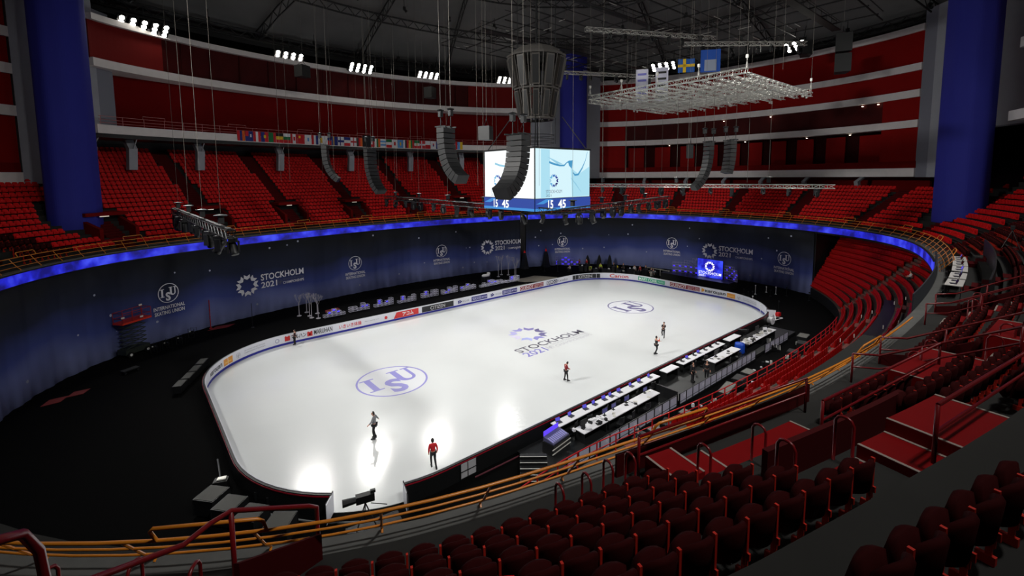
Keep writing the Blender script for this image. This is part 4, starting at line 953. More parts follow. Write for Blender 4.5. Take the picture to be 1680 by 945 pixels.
for k in range(34):
    x = rs.uniform(-10, 19.5); y = -20.0+rs.uniform(-.7, .6)-(.2 if x > 0 else 0)
    if x > 11 and y > -19.6: y -= .8
    small_box((x, y, FZ), (rs.uniform(.1, .35), rs.uniform(.1, .3), rs.uniform(.05, .35)), rs.uniform(0, 3), [M_wtab, M_steel, M_alu][k % 3], 'loose_gear', 'small loose piece of gear on the dark floor behind the grey partition', 'equipment', 'loose gear behind the partition')
# office chairs on the podium
def chair(loc, rz, label, group):
    e = thing('office_chair', loc, label, 'chair', group, rz)
    b = MB(); b.lathe([(0, .42), (.22, .42), (.25, .46), (.22, .50), (0, .51)], (0, 0, 0), 14); b.build('seat', M_blk2, e, smooth=True)
    b = MB(); rows = [[(x, .2-.06*(1-(x/.22)**2)*-1, z) for z in (.60, .80, .98)]+[(x, .24-.06*(1-(x/.22)**2)*-1, z) for z in (.98, .80, .60)] for x in (-.22, -.11, 0, .11, .22)]; b.loft(rows); b.build('backrest', M_blk2, e)
    b = MB(); b.cyl((0, 0, .08), .03, .35, 8); b.bar((0, .2, .46), (0, .25, .7), .02)
    for k in range(5): a = 2*PI*k/5; b.bar((0, 0, .1), (.3*math.cos(a), .3*math.sin(a), .05), .02)
    b.build('pedestal', M_blk, e); return e
for k, x in enumerate((-12.2, -10.7, -9.0, -7.6, -5.4, -3.1, 3.2, 5.2, 7.4, 8.9)): chair((x, -16.5, PZ), PI+.3*((-1)**k), 'black office chair tucked behind the front judges tables, %s from the camera end' % ordw(k+1), 'chairs behind the judges tables')
for k, x in enumerate((-9.4, -8.2, -6.3, 6.2, 8.2)): chair((x, -18.15, PZ), PI-.25*((-1)**k), 'black office chair behind the rear white tables, %s from the camera end' % ordw(k+1), 'chairs behind the rear tables')
# video cameras on tripods at the boards
def tv_camera(loc, rz, label, h=1.3, s=1.):
    e = thing('broadcast_camera', loc, label, 'camera', 'broadcast cameras', rz); e.scale = (s, s, s)
    for a in (.5, 2.6, 4.7):
        b = MB(); b.bar((.5*math.cos(a), .5*math.sin(a), 0), (0, 0, h), .025, 5); b.build('tripod_leg', M_blk, e)
    b = MB(); b.box((0, 0, h+.22), (.7, .26, .30)); b.box((-.3, 0, h+.42), (.2, .12, .1)); b.build('camera_body', M_blk, e)
    b = MB(); b.bar((.35, 0, h+.22), (.85, 0, h+.22), .12, 12, .15); b.build('lens', M_blk2, e)
    b = MB(); b.bar((-.2, .1, h), (-.8, .25, h-.15), .018, 5); b.build('pan_handle', M_steel, e); return e
tv_camera((14.6, -16.1, PZ), R(110), 'black broadcast camera leaning over the boards near the far desks', 1.0, .8)
tv_camera((-25.9, -15.2, FZ), R(165), 'big black broadcast camera in the open gate of the boards', 1.1, 1.25)
# platform with step for the gate camera
b = MB(); b.box((-25.6, -15.6, FZ+.08), (2.6, 1.3, .16), R(-10)); tag(b.build('camera_plinth', M_blk2), 'low dark plinth under the camera in the open gate', 'plinth')
# cases with grey lids beside the curved end of the boards, and gear on them
for k, (x, y, rz) in enumerate(((-31.55, -8.7, R(-50)), (-30.95, -10.15, R(-50)), (-30.25, -11.6, R(-50)), (-29.3, -13.1, R(-40)))):
    flight_case((x, y, FZ), (1.15, 1.15, .85), rz, 'grey-lidded black case at the near bend of the boards, %s counting toward the gate' % ordw(k+1), M_greytop, 'grey-lidded cases at the near bend')
for k, (x, y) in enumerate(((-29.3, 13.7), (-29.95, 12.2), (-30.6, 10.8), (-31.3, 9.4))):
    flight_case((x-.2, y-.1, FZ), (.62, 1.35, .58), R(-24), 'grey-lidded black case near the far bend of the boards, %s in the slanting row' % ordw(k+1), M_greytop, 'grey-lidded cases at the far bend')
for k, (x, y) in enumerate(((-30.9, -6.9), (-29.3, -9.3), (-28.9, -10.2))):
    small_box((x, y, FZ), (.7, .5, .5), -.4, M_blk2, 'tool_box', 'dark tool box between the grey-lidded cases and the boards, %s from the far side' % ordw(k+1), 'box', 'tool boxes')
    small_box((x+.05, y, FZ+.52), (.45, .3, .06), -.4, M_alu, 'silver_tray', 'silver tray lying on the dark tool box that is %s from the far side' % ordw(k+1), 'tray', 'silver trays')
# dark hose round the outside of the boards
b = MB(); b.tube([rk(s, .75+.12*math.sin(s*.7), FZ+.05) for s in frange(RL-9.5, RL+2.5, .7)], .05, 5); tag(b.build('air_hose', mat('grey_hose', (110, 112, 112), .4)), 'pale hose lying on the black floor round the curved end of the boards', 'hose')
# ================================================================ FAR SIDE FLOOR
M_tube = mat('stage_tube', (222, 220, 236), .4, metal=.3); M_glow = mat('violet_lamp', (40, 30, 160), .4, emis=(70, 50, 255), es=1.4)
def riser(x, y, heights, glows, k, rz=0.):
    e = thing('tube_frame_bench', (x, y, FZ), 'stepped tube frame bench with violet lamps, %s of ten behind the far boards' % ordw(k+1), 'frame bench', 'tube frame benches along the far boards', rz)
    cw = 2.7/len(heights); b = MB()
    for i, h in enumerate(heights):
        x0 = -1.35+cw*i
        for j in range(h):
            z0 = .22+.28*j
            for yy in (-.25, .25):
                b.tube([(x0+.02, yy, z0), (x0+cw-.02, yy, z0), (x0+cw-.02, yy, z0+.25), (x0+.02, yy, z0+.25)], .026, 4, closed=True)
            for xx in (x0+.02, x0+cw-.02):
                for zz in (z0, z0+.25): b.bar((xx, -.25, zz), (xx, .25, zz), .018)
    b.build('tube_frame', M_tube, e)
    for i, j in glows:
        b = MB(); b.box((-1.35+cw*(i+.5), .1, .34+.28*j), (cw*.55, .05, .16)); b.build('violet_lamp', M_glow, e)
    b = MB()
    for xx in (-1.1, 0, 1.1): b.cyl((xx, 0, 0), .07, .22, 8)
    b.build('foot', M_steel, e)
BN = [((-14.7, 21.5), (1, 2, 3, 2, 1), ((1, 1), (2, 2), (3, 1))), ((-11.4, 21.8), (2, 2, 1, 3, 2), ((3, 1), (4, 1))), ((-8.0, 21.8), (1, 3, 1, 2, 3), ((1, 1), (1, 2), (3, 1))), ((-4.7, 21.5), (1, 3, 1, 2, 3), ((1, 1), (1, 2))), ((-.9, 21.8), (2, 3, 1, 3, 3), ((1, 2), (1, 1))), ((2.4, 21.7), (2, 1, 3, 2, 3), ((1, 0), (2, 1))), ((5.7, 21.6), (2, 2, 3, 2, 2), ((0, 1), (2, 2))), ((9.2, 21.4), (1, 2, 1, 3, 3), ((3, 2), (4, 1))), ((11.9, 21.5), (2, 2, 1), ((0, 1),)), ((14.3, 21.2), (1, 3, 3), ((1, 1), (1, 2)))]
for k, ((x, y), h, g) in enumerate(BN): riser(x, y, h, g, k)
def bare_tree(x, y, h, k, side, seed):
    r_ = random.Random(seed); e = thing('bare_white_tree', (x, y, FZ), 'thin bare white tree on a round foot, %s in the clump %s' % (ordw(k+1), side), 'tree', 'white bare trees', r_.uniform(0, 6))
    b = MB(); b.lathe([(0, 0), (.28, 0), (.26, .05), (.06, .09), (0, .1)], (0, 0, 0), 14); b.build('foot', mat('tree_white', (176, 172, 180), .6), e)
    b = MB(); b.bar((0, 0, .05), (0, 0, h*.62), .05, 6, .035); b.build('trunk', mat('tree_white', (176, 172, 180), .6), e)
    b = MB()
    def br(p, d, l, rr, n_):
        q = (p[0]+d[0]*l, p[1]+d[1]*l, p[2]+d[2]*l); b.bar(p, q, rr, 4, rr*.7)
        if n_:
            for _ in range(3):
                a = r_.uniform(0, 2*PI); s = r_.uniform(.3, .6); nd = np.array([d[0]+s*math.cos(a), d[1]+s*math.sin(a), d[2]+.35]); nd /= np.linalg.norm(nd); br(q, tuple(nd), l*.68, rr*.65, n_-1)
    for a in range(3): br((0, 0, h*(.5+.05*a)), (.42*math.cos(a*2.1), .42*math.sin(a*2.1), .9), h*.19, .018, 3)
    b.build('branches', mat('tree_white', (176, 172, 180), .6), e)
for k, (x, y, h) in enumerate(((-17.9, 25.0, 2.7), (-16.7, 26.0, 2.6), (-16.9, 24.1, 2.9), (-16.95, 23.1, 3.0), (-16.4, 22.3, 2.8), (-15.8, 24.6, 2.5))): bare_tree(x, y, h, k, 'by the first benches', k)
for k, (x, y, h) in enumerate(((15.4, 26.3, 3.6), (16.8, 27.2, 3.4), (17.6, 26.2, 3.5), (16.7, 23.4, 3.7), (16.0, 22.3, 3.4))): bare_tree(x, y, h, k, 'near the pale mats', k+20)
# pole, mats, cart with white bundle
b = MB(); b.lathe([(0, 0), (.2, 0), (.18, .04), (.03, .06)], (0, 0, 0), 12); b.bar((0, 0, .05), (0, 0, 2.9), .03, 6); o = b.build('microphone_stand', M_steel); o.location = (-23.4, 23.8, FZ); tag(o, 'single thin grey pole on a round foot before the printed curtain', 'stand')
def mat_on_floor(pts, m, label, name='floor_mat'):
    b = MB(); n_ = len(pts); b.add([(x, y, FZ+.03) for x, y in pts]+[(x, y, FZ) for x, y in pts], [tuple(range(n_)), tuple(range(n_, 2*n_))[::-1]]+[(k, (k+1) % n_, n_+(k+1) % n_, n_+k) for k in range(n_)]); return tag(b.build(name, m), label, 'mat')
beige = mat('beige_mat', (128, 122, 110), .8, noise=.1); redm = mat('red_mat', (120, 26, 24), .7, noise=.15)
mat_on_floor([(16.0, 20.0), (21.0, 16.9), (22.6, 19.0), (20.6, 22.6), (18.0, 22.4), (14.5, 23.0)], beige, 'large pale mat on the black floor behind the far boards, beyond the white trees')
mat_on_floor([(9.6, 17.6), (14.6, 18.0), (15.6, 19.0), (10.2, 18.9)], mat('green_grey_mat', (106, 108, 92), .8), 'narrow grey-green strip along the outside of the far boards')
mat_on_floor([(-40.0, 13.2), (-38.9, 13.3), (-38.5, 14.3), (-39.6, 14.3)], redm, 'red mat lying alone on the black floor, the one closer to the curtain'); mat_on_floor([(-38.6, 14.0), (-37.6, 14.0), (-37.2, 14.9), (-38.2, 14.9)], redm, 'red mat lying alone on the black floor, the one closer to the rink')
mat_on_floor([(-27.6, 25.9), (-25.6, 25.9), (-24.7, 26.8), (-26.6, 27.0)], redm, 'red mat at the foot of the red pole by the curtain'); mat_on_floor([(-14.9, 24.2), (-12.9, 24.6), (-12.9, 25.5), (-14.6, 25.2)], redm, 'red mat behind the white trees')
b = MB(); b.bar((0, 0, 0), (0, 0, 3.4), .05, 8); b.box((0, 0, .03), (.3, .3, .06)); b.box((0, 0, 2.2), (.14, .1, .1)); b.box((0, 0, 1.4), (.12, .1, .08)); o = b.build('red_pole', mat('red_pole_paint', (150, 22, 26), .5)); o.location = (-27.2, 26.7, FZ); tag(o, 'upright red pole standing at the seam of the printed curtain', 'pole')
e = thing('covered_cart', (11.1, 24.2, FZ), 'black cart carrying a white wrapped bundle in the middle of the frame benches', 'cart')
b = MB(); b.box((0, 0, .55), (1.4, .8, .9)); b.build('black_cart', M_blk, e); b = MB(); b.lathe([(0, 1.0), (.7, 1.0), (.8, 1.15), (.7, 1.32), (0, 1.36)], (0, 0, 0), 16, 1, .55); b.lathe([(0, 1.2), (.35, 1.25), (.3, 1.55), (0, 1.62)], (.55, 0, 0), 12, 1, .8); b.build('white_bundle', mat('white_wrap', (230, 230, 230), .6), e, smooth=True)
# scissor lift
e = thing('scissor_lift', (-34.2, 22.4, FZ), 'raised scissor lift with an orange-red work platform parked by the curtain', 'lift', None, R(38))
b = MB(); b.box((0, 0, .55), (2.4, 1.1, .5)); b.build('chassis', mat('lift_dark', (36, 42, 36), .5), e)
for x in (-.85, .85):
    for y in (-.6, .6):
        o = MB(); o.bar((x, y-.09, .28), (x, y+.09, .28), .28, 16); o = o.build('wheel', M_blk, e); o2 = MB(); s_ = 1 if y > 0 else -1; o2.bar((x, y+s_*.09, .28), (x, y+s_*.12, .28), .13, 12); o2.build('hub_cap', mat('hub_white', (214, 214, 208), .4), o)
b = MB()
for k in range(6):
    z0 = .85+k*.42
    for y in (-.42, .42):
        b.bar((-1.0, y, z0), (1.0, y, z0+.42), .045); b.bar((1.0, y, z0), (-1.0, y, z0+.42), .045)
    b.bar((-1.0, -.42, z0), (-1.0, .42, z0), .03); b.bar((1.0, -.42, z0), (1.0, .42, z0), .03)
b.build('scissor_arms', mat('lift_arms', (50, 58, 52), .5), e)
b = MB(); b.box((.1, 0, 3.45), (2.9, 1.2, .18)); b.build('platform_deck', mat('lift_orange', (206, 48, 22), .4), e)
b = MB()
for z in (3.95, 4.5): b.tube([(-1.3, -.6, z), (1.5, -.6, z), (1.5, .6, z), (-1.3, .6, z)], .03, 5, closed=True)
for x in (-1.3, -.4, .6, 1.5):
    for y in (-.6, .6): b.bar((x, y, 3.5), (x, y, 4.5), .03)
b.build('platform_rails', mat('lift_rail', (150, 30, 24), .4), e)
for x, y, z in ((-1.3, -.62, 4.1), (1.45, .6, 4.6), (.5, -.62, 3.75)):
    b = MB(); b.box((x, y, z), (.3, .06, .16)); b.build('warning_label', mat('lift_label', (216, 206, 196), .5), e)
# spot lamps standing on the floor before the curtain
for k, (x, y) in enumerate(((-32.7, 21.2), (-31.7, 21.7), (-30.5, 22.6), (-29.3, 24.3))):
    e = thing('floor_lamp_case', (x, y, FZ), 'black stage lamp in a square floor frame, %s from the scissor lift' % ordw(k+1), 'stage lamp', 'stage lamps on the floor', R(-35))
    b = MB(); b.tube([(-.3, 0, .03), (.3, 0, .03), (.3, 0, 1.0), (-.3, 0, 1.0)], .03, 5, closed=True); b.tube([(-.3, .5, .03), (.3, .5, .03), (.3, .5, 1.0), (-.3, .5, 1.0)], .02, 5, closed=True); b.build('square_frame', M_steel, e)
    b = MB(); b.bar((0, .35, .55), (0, .05, .55), .16, 12, .22); b.build('lamp_head', M_blk2, e); b = MB(); b.bar((-.1, .0, .72), (-.1, -.03, .72), .07, 10); b.build('lamp_glass', mat('lamp_glass', (220, 220, 210), .3), e)
e = thing('floor_trolley', (-34.6, 17.0, FZ), 'low grey trolley on the open black floor between curtain and rink', 'trolley', None, .5)
b = MB(); b.box((0, 0, .28), (1.3, .6, .08)); b.build('trolley_deck', M_steel, e); b = MB()
for x in (-.5, .5):
    for y in (-.25, .25): b.bar((x, y-.04, .1), (x, y+.04, .1), .1, 8)
b.build('wheels', M_blk, e)
# interview corner: small lit frame walls and two clad towers
def frame_wall(name, p0, p1, h0, h1, nx, label, group, glow, arc=0.):
    p0 = np.array(p0, float); p1 = np.array(p1, float); L = np.linalg.norm(p1-p0); t = (p1-p0)/L; n_ = np.array([-t[1], t[0]])
    e = thing(name, (p0[0], p0[1], FZ), label, 'stage set', group); b = MB(); gl = []
    for i in range(nx):
        a = i/nx; c = (i+1)/nx; h = h0+(h1-h0)*(i+.5)/nx; rows = max(2, int(h/.42))
        A = t*L*a+n_*arc*math.sin(PI*a); Bq = t*L*c+n_*arc*math.sin(PI*c)
        for j in range(rows):
            z0 = .1+j*.42; z1 = z0+.40
            P4 = [(A[0], A[1], z0), (Bq[0], Bq[1], z0), (Bq[0], Bq[1], z1), (A[0], A[1], z1)]
            b.tube(P4, .022, 4, closed=True)
            Q = [(p[0]+n_[0]*.35, p[1]+n_[1]*.35, p[2]) for p in P4]; b.tube(Q, .018, 4, closed=True)
            for p, q in zip(P4, Q): b.bar(p, q, .016)
            if glow(i, j, rows): gl.append((np.array(A+Bq)/2, (z0+z1)/2, np.linalg.norm(Bq-A)*.72))
    b.build('tube_lattice', mat('lilac_tube', (170, 164, 215), .4), e)
    ang = math.atan2(t[1], t[0])
    for m_, z, w_ in gl:
        g = MB(); g.box((m_[0]+n_[0]*.2, m_[1]+n_[1]*.2, z), (w_, .04, .14), ang); g.build('violet_lamp', M_glow, e)
    return e
frame_wall('lit_frame_wall', (29.2, 28.0), (27.9, 29.0) if False else (30.4, 26.6), .9, 1.9, 5, 'small stepped frame wall glowing violet, on the camera side of the clad tower', 'lit frame walls', lambda i, j, r: j < 2)
frame_wall('lit_frame_wall', (30.9, 26.0), (33.2, 23.4), 2.0, .8, 6, 'small stepped frame wall glowing violet behind two people in red', 'lit frame walls', lambda i, j, r: (i+j) % 2 == 0)
for k, (x, y, l) in enumerate(((23.6, 28.6, 'dark clad mast with a red head standing at the gap of the curtains'), (27.9, 27.2, 'dark clad mast with a red head standing between the violet frame walls'))):
    e = thing('clad_mast', (x, y, FZ), l, 'mast', 'clad masts')
    b = MB(); b.loft([[(-.65*s, -.65*s, z), (.65*s, -.65*s, z), (.65*s, .65*s, z), (-.65*s, .65*s, z)] for s, z in ((1.0, 0), (.8, .5), (.5, 2.2), (.28, 3.0))]); b.build('black_cladding', M_blk, e)
    b = MB(); b.bar((0, 0, 3.0), (0, 0, 5.2 if k == 0 else 4.2), .12, 6, .04); b.build('spike', M_blk, e); b = MB(); b.box((0, 0, 3.3), (.26, .26, .5), taper=.5); b.build('red_head', mat('mast_red_glow', (190, 26, 22), .4, emis=(190, 26, 22), es=.15), e)  # faint glow added to the red head, which is no lamp
for k, (x, y) in enumerate(((33.6, 21.6), (35.6, 20.4), (37.0, 19.0))):
    b = MB(); b.lathe([(0, 0), (.5, 0), (.42, 1.2), (.2, 2.0), (0, 2.4)], (0, 0, 0), 10); o = b.build('dark_bush', mat('dark_bush', (10, 14, 14), .9)); o.location = (x, y, FZ); tag(o, 'dark cone-shaped bush in front of the curtain, %s of three in a row' % ordw(k+1), 'bush', 'dark bushes before the curtain')
# interview stage with the lit star screen
st = thing('interview_podium', (36, .8, FZ), 'long black podium under the lit star screen behind the far boards', 'podium'); b = MB(); b.box((0.2, 0, .55), (3.0, 11.5, 1.1)); b.build('podium_body', M_blk, st); b = MB(); b.box((-1.32, 0, 1.12), (.06, 11.5, .04)); b.build('front_edge', M_steel, st)
ss = thing('star_screen', (37.0, -.9, 1.08), 'bright blue screen with a white star over white lettering on the black podium', 'screen')
mS = bpy.data.materials.new('star_screen_picture'); mS.use_nodes = True; nt = mS.node_tree; P_ = nt.nodes['Principled BSDF']; P_.inputs['Base Color'].default_value = (.01, .01, .02, 1)
tc = nt.nodes.new('ShaderNodeTexCoord'); nz = nt.nodes.new('ShaderNodeTexNoise'); nz.inputs['Scale'].default_value = .7; nt.links.new(tc.outputs['Object'], nz.inputs['Vector']); cr = nt.nodes.new('ShaderNodeValToRGB'); e_ = cr.color_ramp.elements
e_[0].position = .38; e_[0].color = (*lin((24, 14, 170)), 1); e_[1].position = .64; e_[1].color = (*lin((60, 80, 255)), 1); nt.links.new(nz.outputs['Fac'], cr.inputs[0]); nt.links.new(cr.outputs[0], P_.inputs['Emission Color']); P_.inputs['Emission Strength'].default_value = 1.1
b = MB(); b.box((0, 0, 1.45), (.12, 4.1, 2.9)); b.build('screen_face', mS, ss); b = MB(); b.box((.12, 0, 1.45), (.14, 4.3, 3.0)); b.build('screen_back', M_blk, ss)
W_ = mat('lit_white_mark', (240, 240, 255), .4, emis=(235, 235, 255), es=1.2)
sf = lambda x, y: (-.08, -x, y)
stick('star_mark', star_geo(0, 1.78, .88), sf, W_, ss); stick('event_lettering', fit_text('STOCKHOLM', -1.85, 1.9, .48, .92, .015), sf, W_, ss); stick('event_lettering', fit_text('2021', -1.85, -.7, -.02+.1, .40, .02), sf, W_, ss); stick('event_lettering', fit_text('WORLD FIGURE SKATING', -.4, 1.9, .26, .38, 0), sf, mat('lit_lilac_mark', (150, 150, 250), .4, emis=(150, 150, 250), es=.6), ss)
def up_wall(p0, p1, h0, h1, nx, label, z=1.06, glow=None):
    e = frame_wall('lit_frame_wall', p0, p1, h0, h1, nx, label, 'lit frame walls', glow or (lambda i, j, r: (i*2+j) % 3 == 0), .4); e.location.z = z; return e
up_wall((36.3, 5.3), (37.2, 1.3), 1.7, 2.7, 9, 'curved wall of tube frames glowing violet, before the star screen', glow=lambda i, j, r: j in (0, 2) and i % 2 == 0)
up_wall((37.3, -3.1), (36.3, -5.3), 2.6, 1.5, 6, 'short curved wall of tube frames glowing violet, just past the star screen')
b = MB(); L_ = [(37.6, 11, .9), (37.0, 8.0, 1.05), (36.6, 6.0, 1.1)]; b.tube(L_, .05, 5); 
for p in L_: b.bar((p[0], p[1], FZ), p, .04)
tag(b.build('barrier_tape', mat('striped_tape', (200, 196, 186), .5)), 'pale barrier line leading up to the violet curved frame wall', 'barrier')
# equipment poles, cases and lamps scattered round the far end
rs = random.Random(11)
k = 0
for x, y in ((24.6, 24.2), (26.2, 22.4), (27.8, 20.8), (25.4, 26.0), (29.4, 20.0), (31.4, 19.6)):
    b = MB(); b.lathe([(0, 0), (.2, 0), (.05, .06)], (0, 0, 0), 8); b.bar((0, 0, 0), (0, 0, 1.5+.3*(k % 3)), .04, 5); b.box((0, 0, 1.55+.3*(k % 3)), (.14, .1, .12)); o = b.build('light_stand', M_steel); o.location = (x, y, FZ); tag(o, 'thin grey stand on the dark floor of the interview corner, %s from the pale mat' % ordw(k+1), 'stand', 'thin stands of the interview corner'); k += 1
M_hv = mat('hi_vis', (190, 216, 60), .6, emis=None)
for k in range(26):
    t = k/25; x = 29.5+7.0*math.sin(t*1.5)+rs.uniform(-.8, .8); y = 19.2-14.5*t+rs.uniform(-.7, .7)
    if x > 33.6 and y < 7.4: y += 3
    if rk and abs(x) < 31.5 and y < 16: x += 2
    z = rs.uniform(.4, 1.0)
    flight_case((x, y, FZ), (rs.uniform(.5, 1.0), rs.uniform(.5, .8), z), rs.uniform(0, 3), 'dark equipment case in the crowded corner behind the curved end of the far boards', M_blk2, 'cases of the far corner')
    if k % 2 == 0: small_box((x, y, FZ+z+.14), (.3, .22, .16), rs.uniform(0, 3), [M_wtab, M_alu, M_steel][k % 3], 'loose_gear', 'small pale piece of gear on a dark case in the crowded far corner', 'equipment', 'gear on the cases of the far corner')
o = MB().lathe([(.16, 0), (.24, .04), (.24, .12), (.16, .16), (.16, 0)], (0, 0, 0), 16).build('yellow_ring', mat('yellow_ring', (220, 200, 40), .5)); o.location = (32.6, 13.9, 1.25); o.rotation_euler = (R(80), 0, R(50)); tag(o, 'yellow ring standing among the gear behind the far boards', 'ring')
b = MB(); b.cyl((0, 0, FZ), .03, 1.3, 6); o = b.build('ring_stand', M_steel); o.location = (32.6, 13.9, 0); tag(o, 'thin stand holding the yellow ring behind the far boards', 'stand')
for k in range(14):
    x = rs.uniform(26.5, 40); y = rs.uniform(-15.5, -6.5)
    if math.hypot(x, y) < 29.5: x += 4
    b = MB(); h = rs.uniform(.4, 1.3); b.lathe([(0, 0), (.16, 0), (.03, .05)], (0, 0, 0), 8); b.bar((0, 0, 0), (0, 0, h), .03, 5); b.box((0, 0, h+.06), (.16, .12, .14)); o = b.build('light_stand', M_steel if k % 3 else M_wtab); o.location = (x, y, FZ); tag(o, 'small stand with a pale head on the dark floor past the open far gate', 'stand', 'stands past the far gate')
e = thing('white_cart', (23.9, -15.6, FZ), 'white wheeled frame cart with a red box by the far end gate', 'cart', None, R(-10))
b = MB(); b.tube([(-.9, -.3, .5), (.9, -.3, .5), (.9, .3, .5), (-.9, .3, .5)], .05, 6, closed=True); b.bar((-.9, 0, .5), (-.9, 0, 1.1), .05); b.bar((-.5, -.3, .5), (.3, .3, .9), .05); b.build('tube_frame', M_wtab, e); b = MB(); b.bar((-.95, -.25, .42), (-.95, .25, .42), .42, 14); b.build('big_wheel', M_wtab, e); b = MB(); b.box((1.0, .3, .8), (.5, .4, .4)); b.build('red_box', mat('cart_red', (200, 20, 24), .4), e)
# ================================================================ HANGING RIG
TOP = 44.
def cable(x, y, z0, z1, label, group='rigging cables', r=.013, parent=None):
    b = MB(); b.bar((0, 0, 0), (0, 0, z1-z0), r, 5); o = b.build('rigging_cable', M_cable, parent); 
    if parent is None: o.location = (x, y, z0); tag(o, label, 'cable', group)
    else: o.location = (x, y, z0)
    return o
# box truss built along local x
def truss_geo(L, s=.5, r=.03, step=.6, tri=False):
    b = MB(); h = s/2; cor = [(-h, -h), (h, -h), (h, h), (-h, h)] if not tri else [(-h, h), (h, h), (0, -h)]
    for y, z in cor: b.bar((0, y, z), (L, y, z), r, 5)
    n_ = max(2, int(L/step)); 
    for k in range(n_):
        x0 = L*k/n_; x1 = L*(k+1)/n_
        for i in range(len(cor)):
            a, c = cor[i], cor[(i+1) % len(cor)]
            if k % 2: a, c = c, a
            b.bar((x0, a[0], a[1]), (x1, c[0], c[1]), r*.6, 3)
            b.bar((x0, a[0], a[1]), (x0, c[0], c[1]), r*.6, 3)
    return b
def moving_head(parent, x, y, z, k, s=1., tilt=0.):
    o = MB(); o.box((0, 0, -.12*s), (.34*s, .34*s, .18*s)); o.box((-.2*s, 0, -.42*s), (.07*s, .22*s, .5*s)); o.box((.2*s, 0, -.42*s), (.07*s, .22*s, .5*s)); o = o.build('stage_lamp', M_blk2, parent); o.location = (x, y, z); o.rotation_euler = (0, 0, k*1.3)
    h = MB(); h.lathe([(0, -.28), (.12, -.26), (.17, -.1), (.15, .1), (.17, .22), (.15, .24), (0, .2)], (0, 0, 0), 12); h = h.build('lamp_head', M_blk, o, smooth=True); h.location = (0, 0, -.5*s); h.rotation_euler = (PI+.5*math.sin(k*2.3)+tilt, .4*math.cos(k), 0); h.scale = (s, s, s*1.2)
    return o
def lighting_truss(p0, p1, z, label, m=M_steel, nl=10, s=.5, nc=4, ls=1.3, seed=0, yoff=None):
    p0 = np.array(p0, float); p1 = np.array(p1, float); L = np.linalg.norm(p1-p0); a = math.atan2(p1[1]-p0[1], p1[0]-p0[0])
    e = thing('lighting_truss', (p0[0], p0[1], z), label, 'truss', None, a)
    truss_geo(L, s, .028, .6).build('box_truss', m, e)
    b = MB(); b.box((L/2, 0, s/2+.05), (L*.96, .22, .07)); b.build('cable_tray', M_blk2, e)
    r_ = random.Random(seed)
    for k in range(nl): moving_head(e, L*(k+.5)/nl+r_.uniform(-.3, .3), r_.choice((-.2, .2, 0)), -s/2, k+seed, ls*r_.uniform(.85, 1.25))
    for k in range(nc):
        x = L*(k+.4)/nc
        b = MB(); b.box((x, 0, s/2+.45), (.32, .32, .5)); b.lathe([(0, .72), (.4, .70), (.42, .76), (.1, .82), (0, .84)], (x, 0, s/2), 10); b.build('chain_hoist', M_blk2, e)
        cable(x, 0, s/2+.9, ceil_at(p0[0]+math.cos(a)*x, p0[1]+math.sin(a)*x)-z, '', parent=e)
    return e
lighting_truss((-29.2, -4.2), (-29.9, 25.9), 14.0, 'long dark lighting truss hanging over the short end of the rink, end-on to the camera', nl=16, nc=4, ls=1.5, seed=1)
lighting_truss((-3.6, -6.2), (2.6, 43.6) if False else (-1.0, 36.0), 14.1, 'long dark lighting truss hanging across the rink, running away from under the scoreboard cube', nl=13, nc=5, seed=2, ls=1.4)
lighting_truss((-3.4, -6.6), (28.8, 1.6), 14.05, 'long dark lighting truss hanging lengthways over the rink from under the scoreboard cube', nl=12, nc=5, seed=3, ls=1.4)
lighting_truss((12.0, 5.0), (17.5, -22.5), 16.2, 'slim pale lighting truss hanging across the far half of the rink just under eye height', m=M_alu, nl=11, nc=3, s=.35, seed=4, ls=1.0)
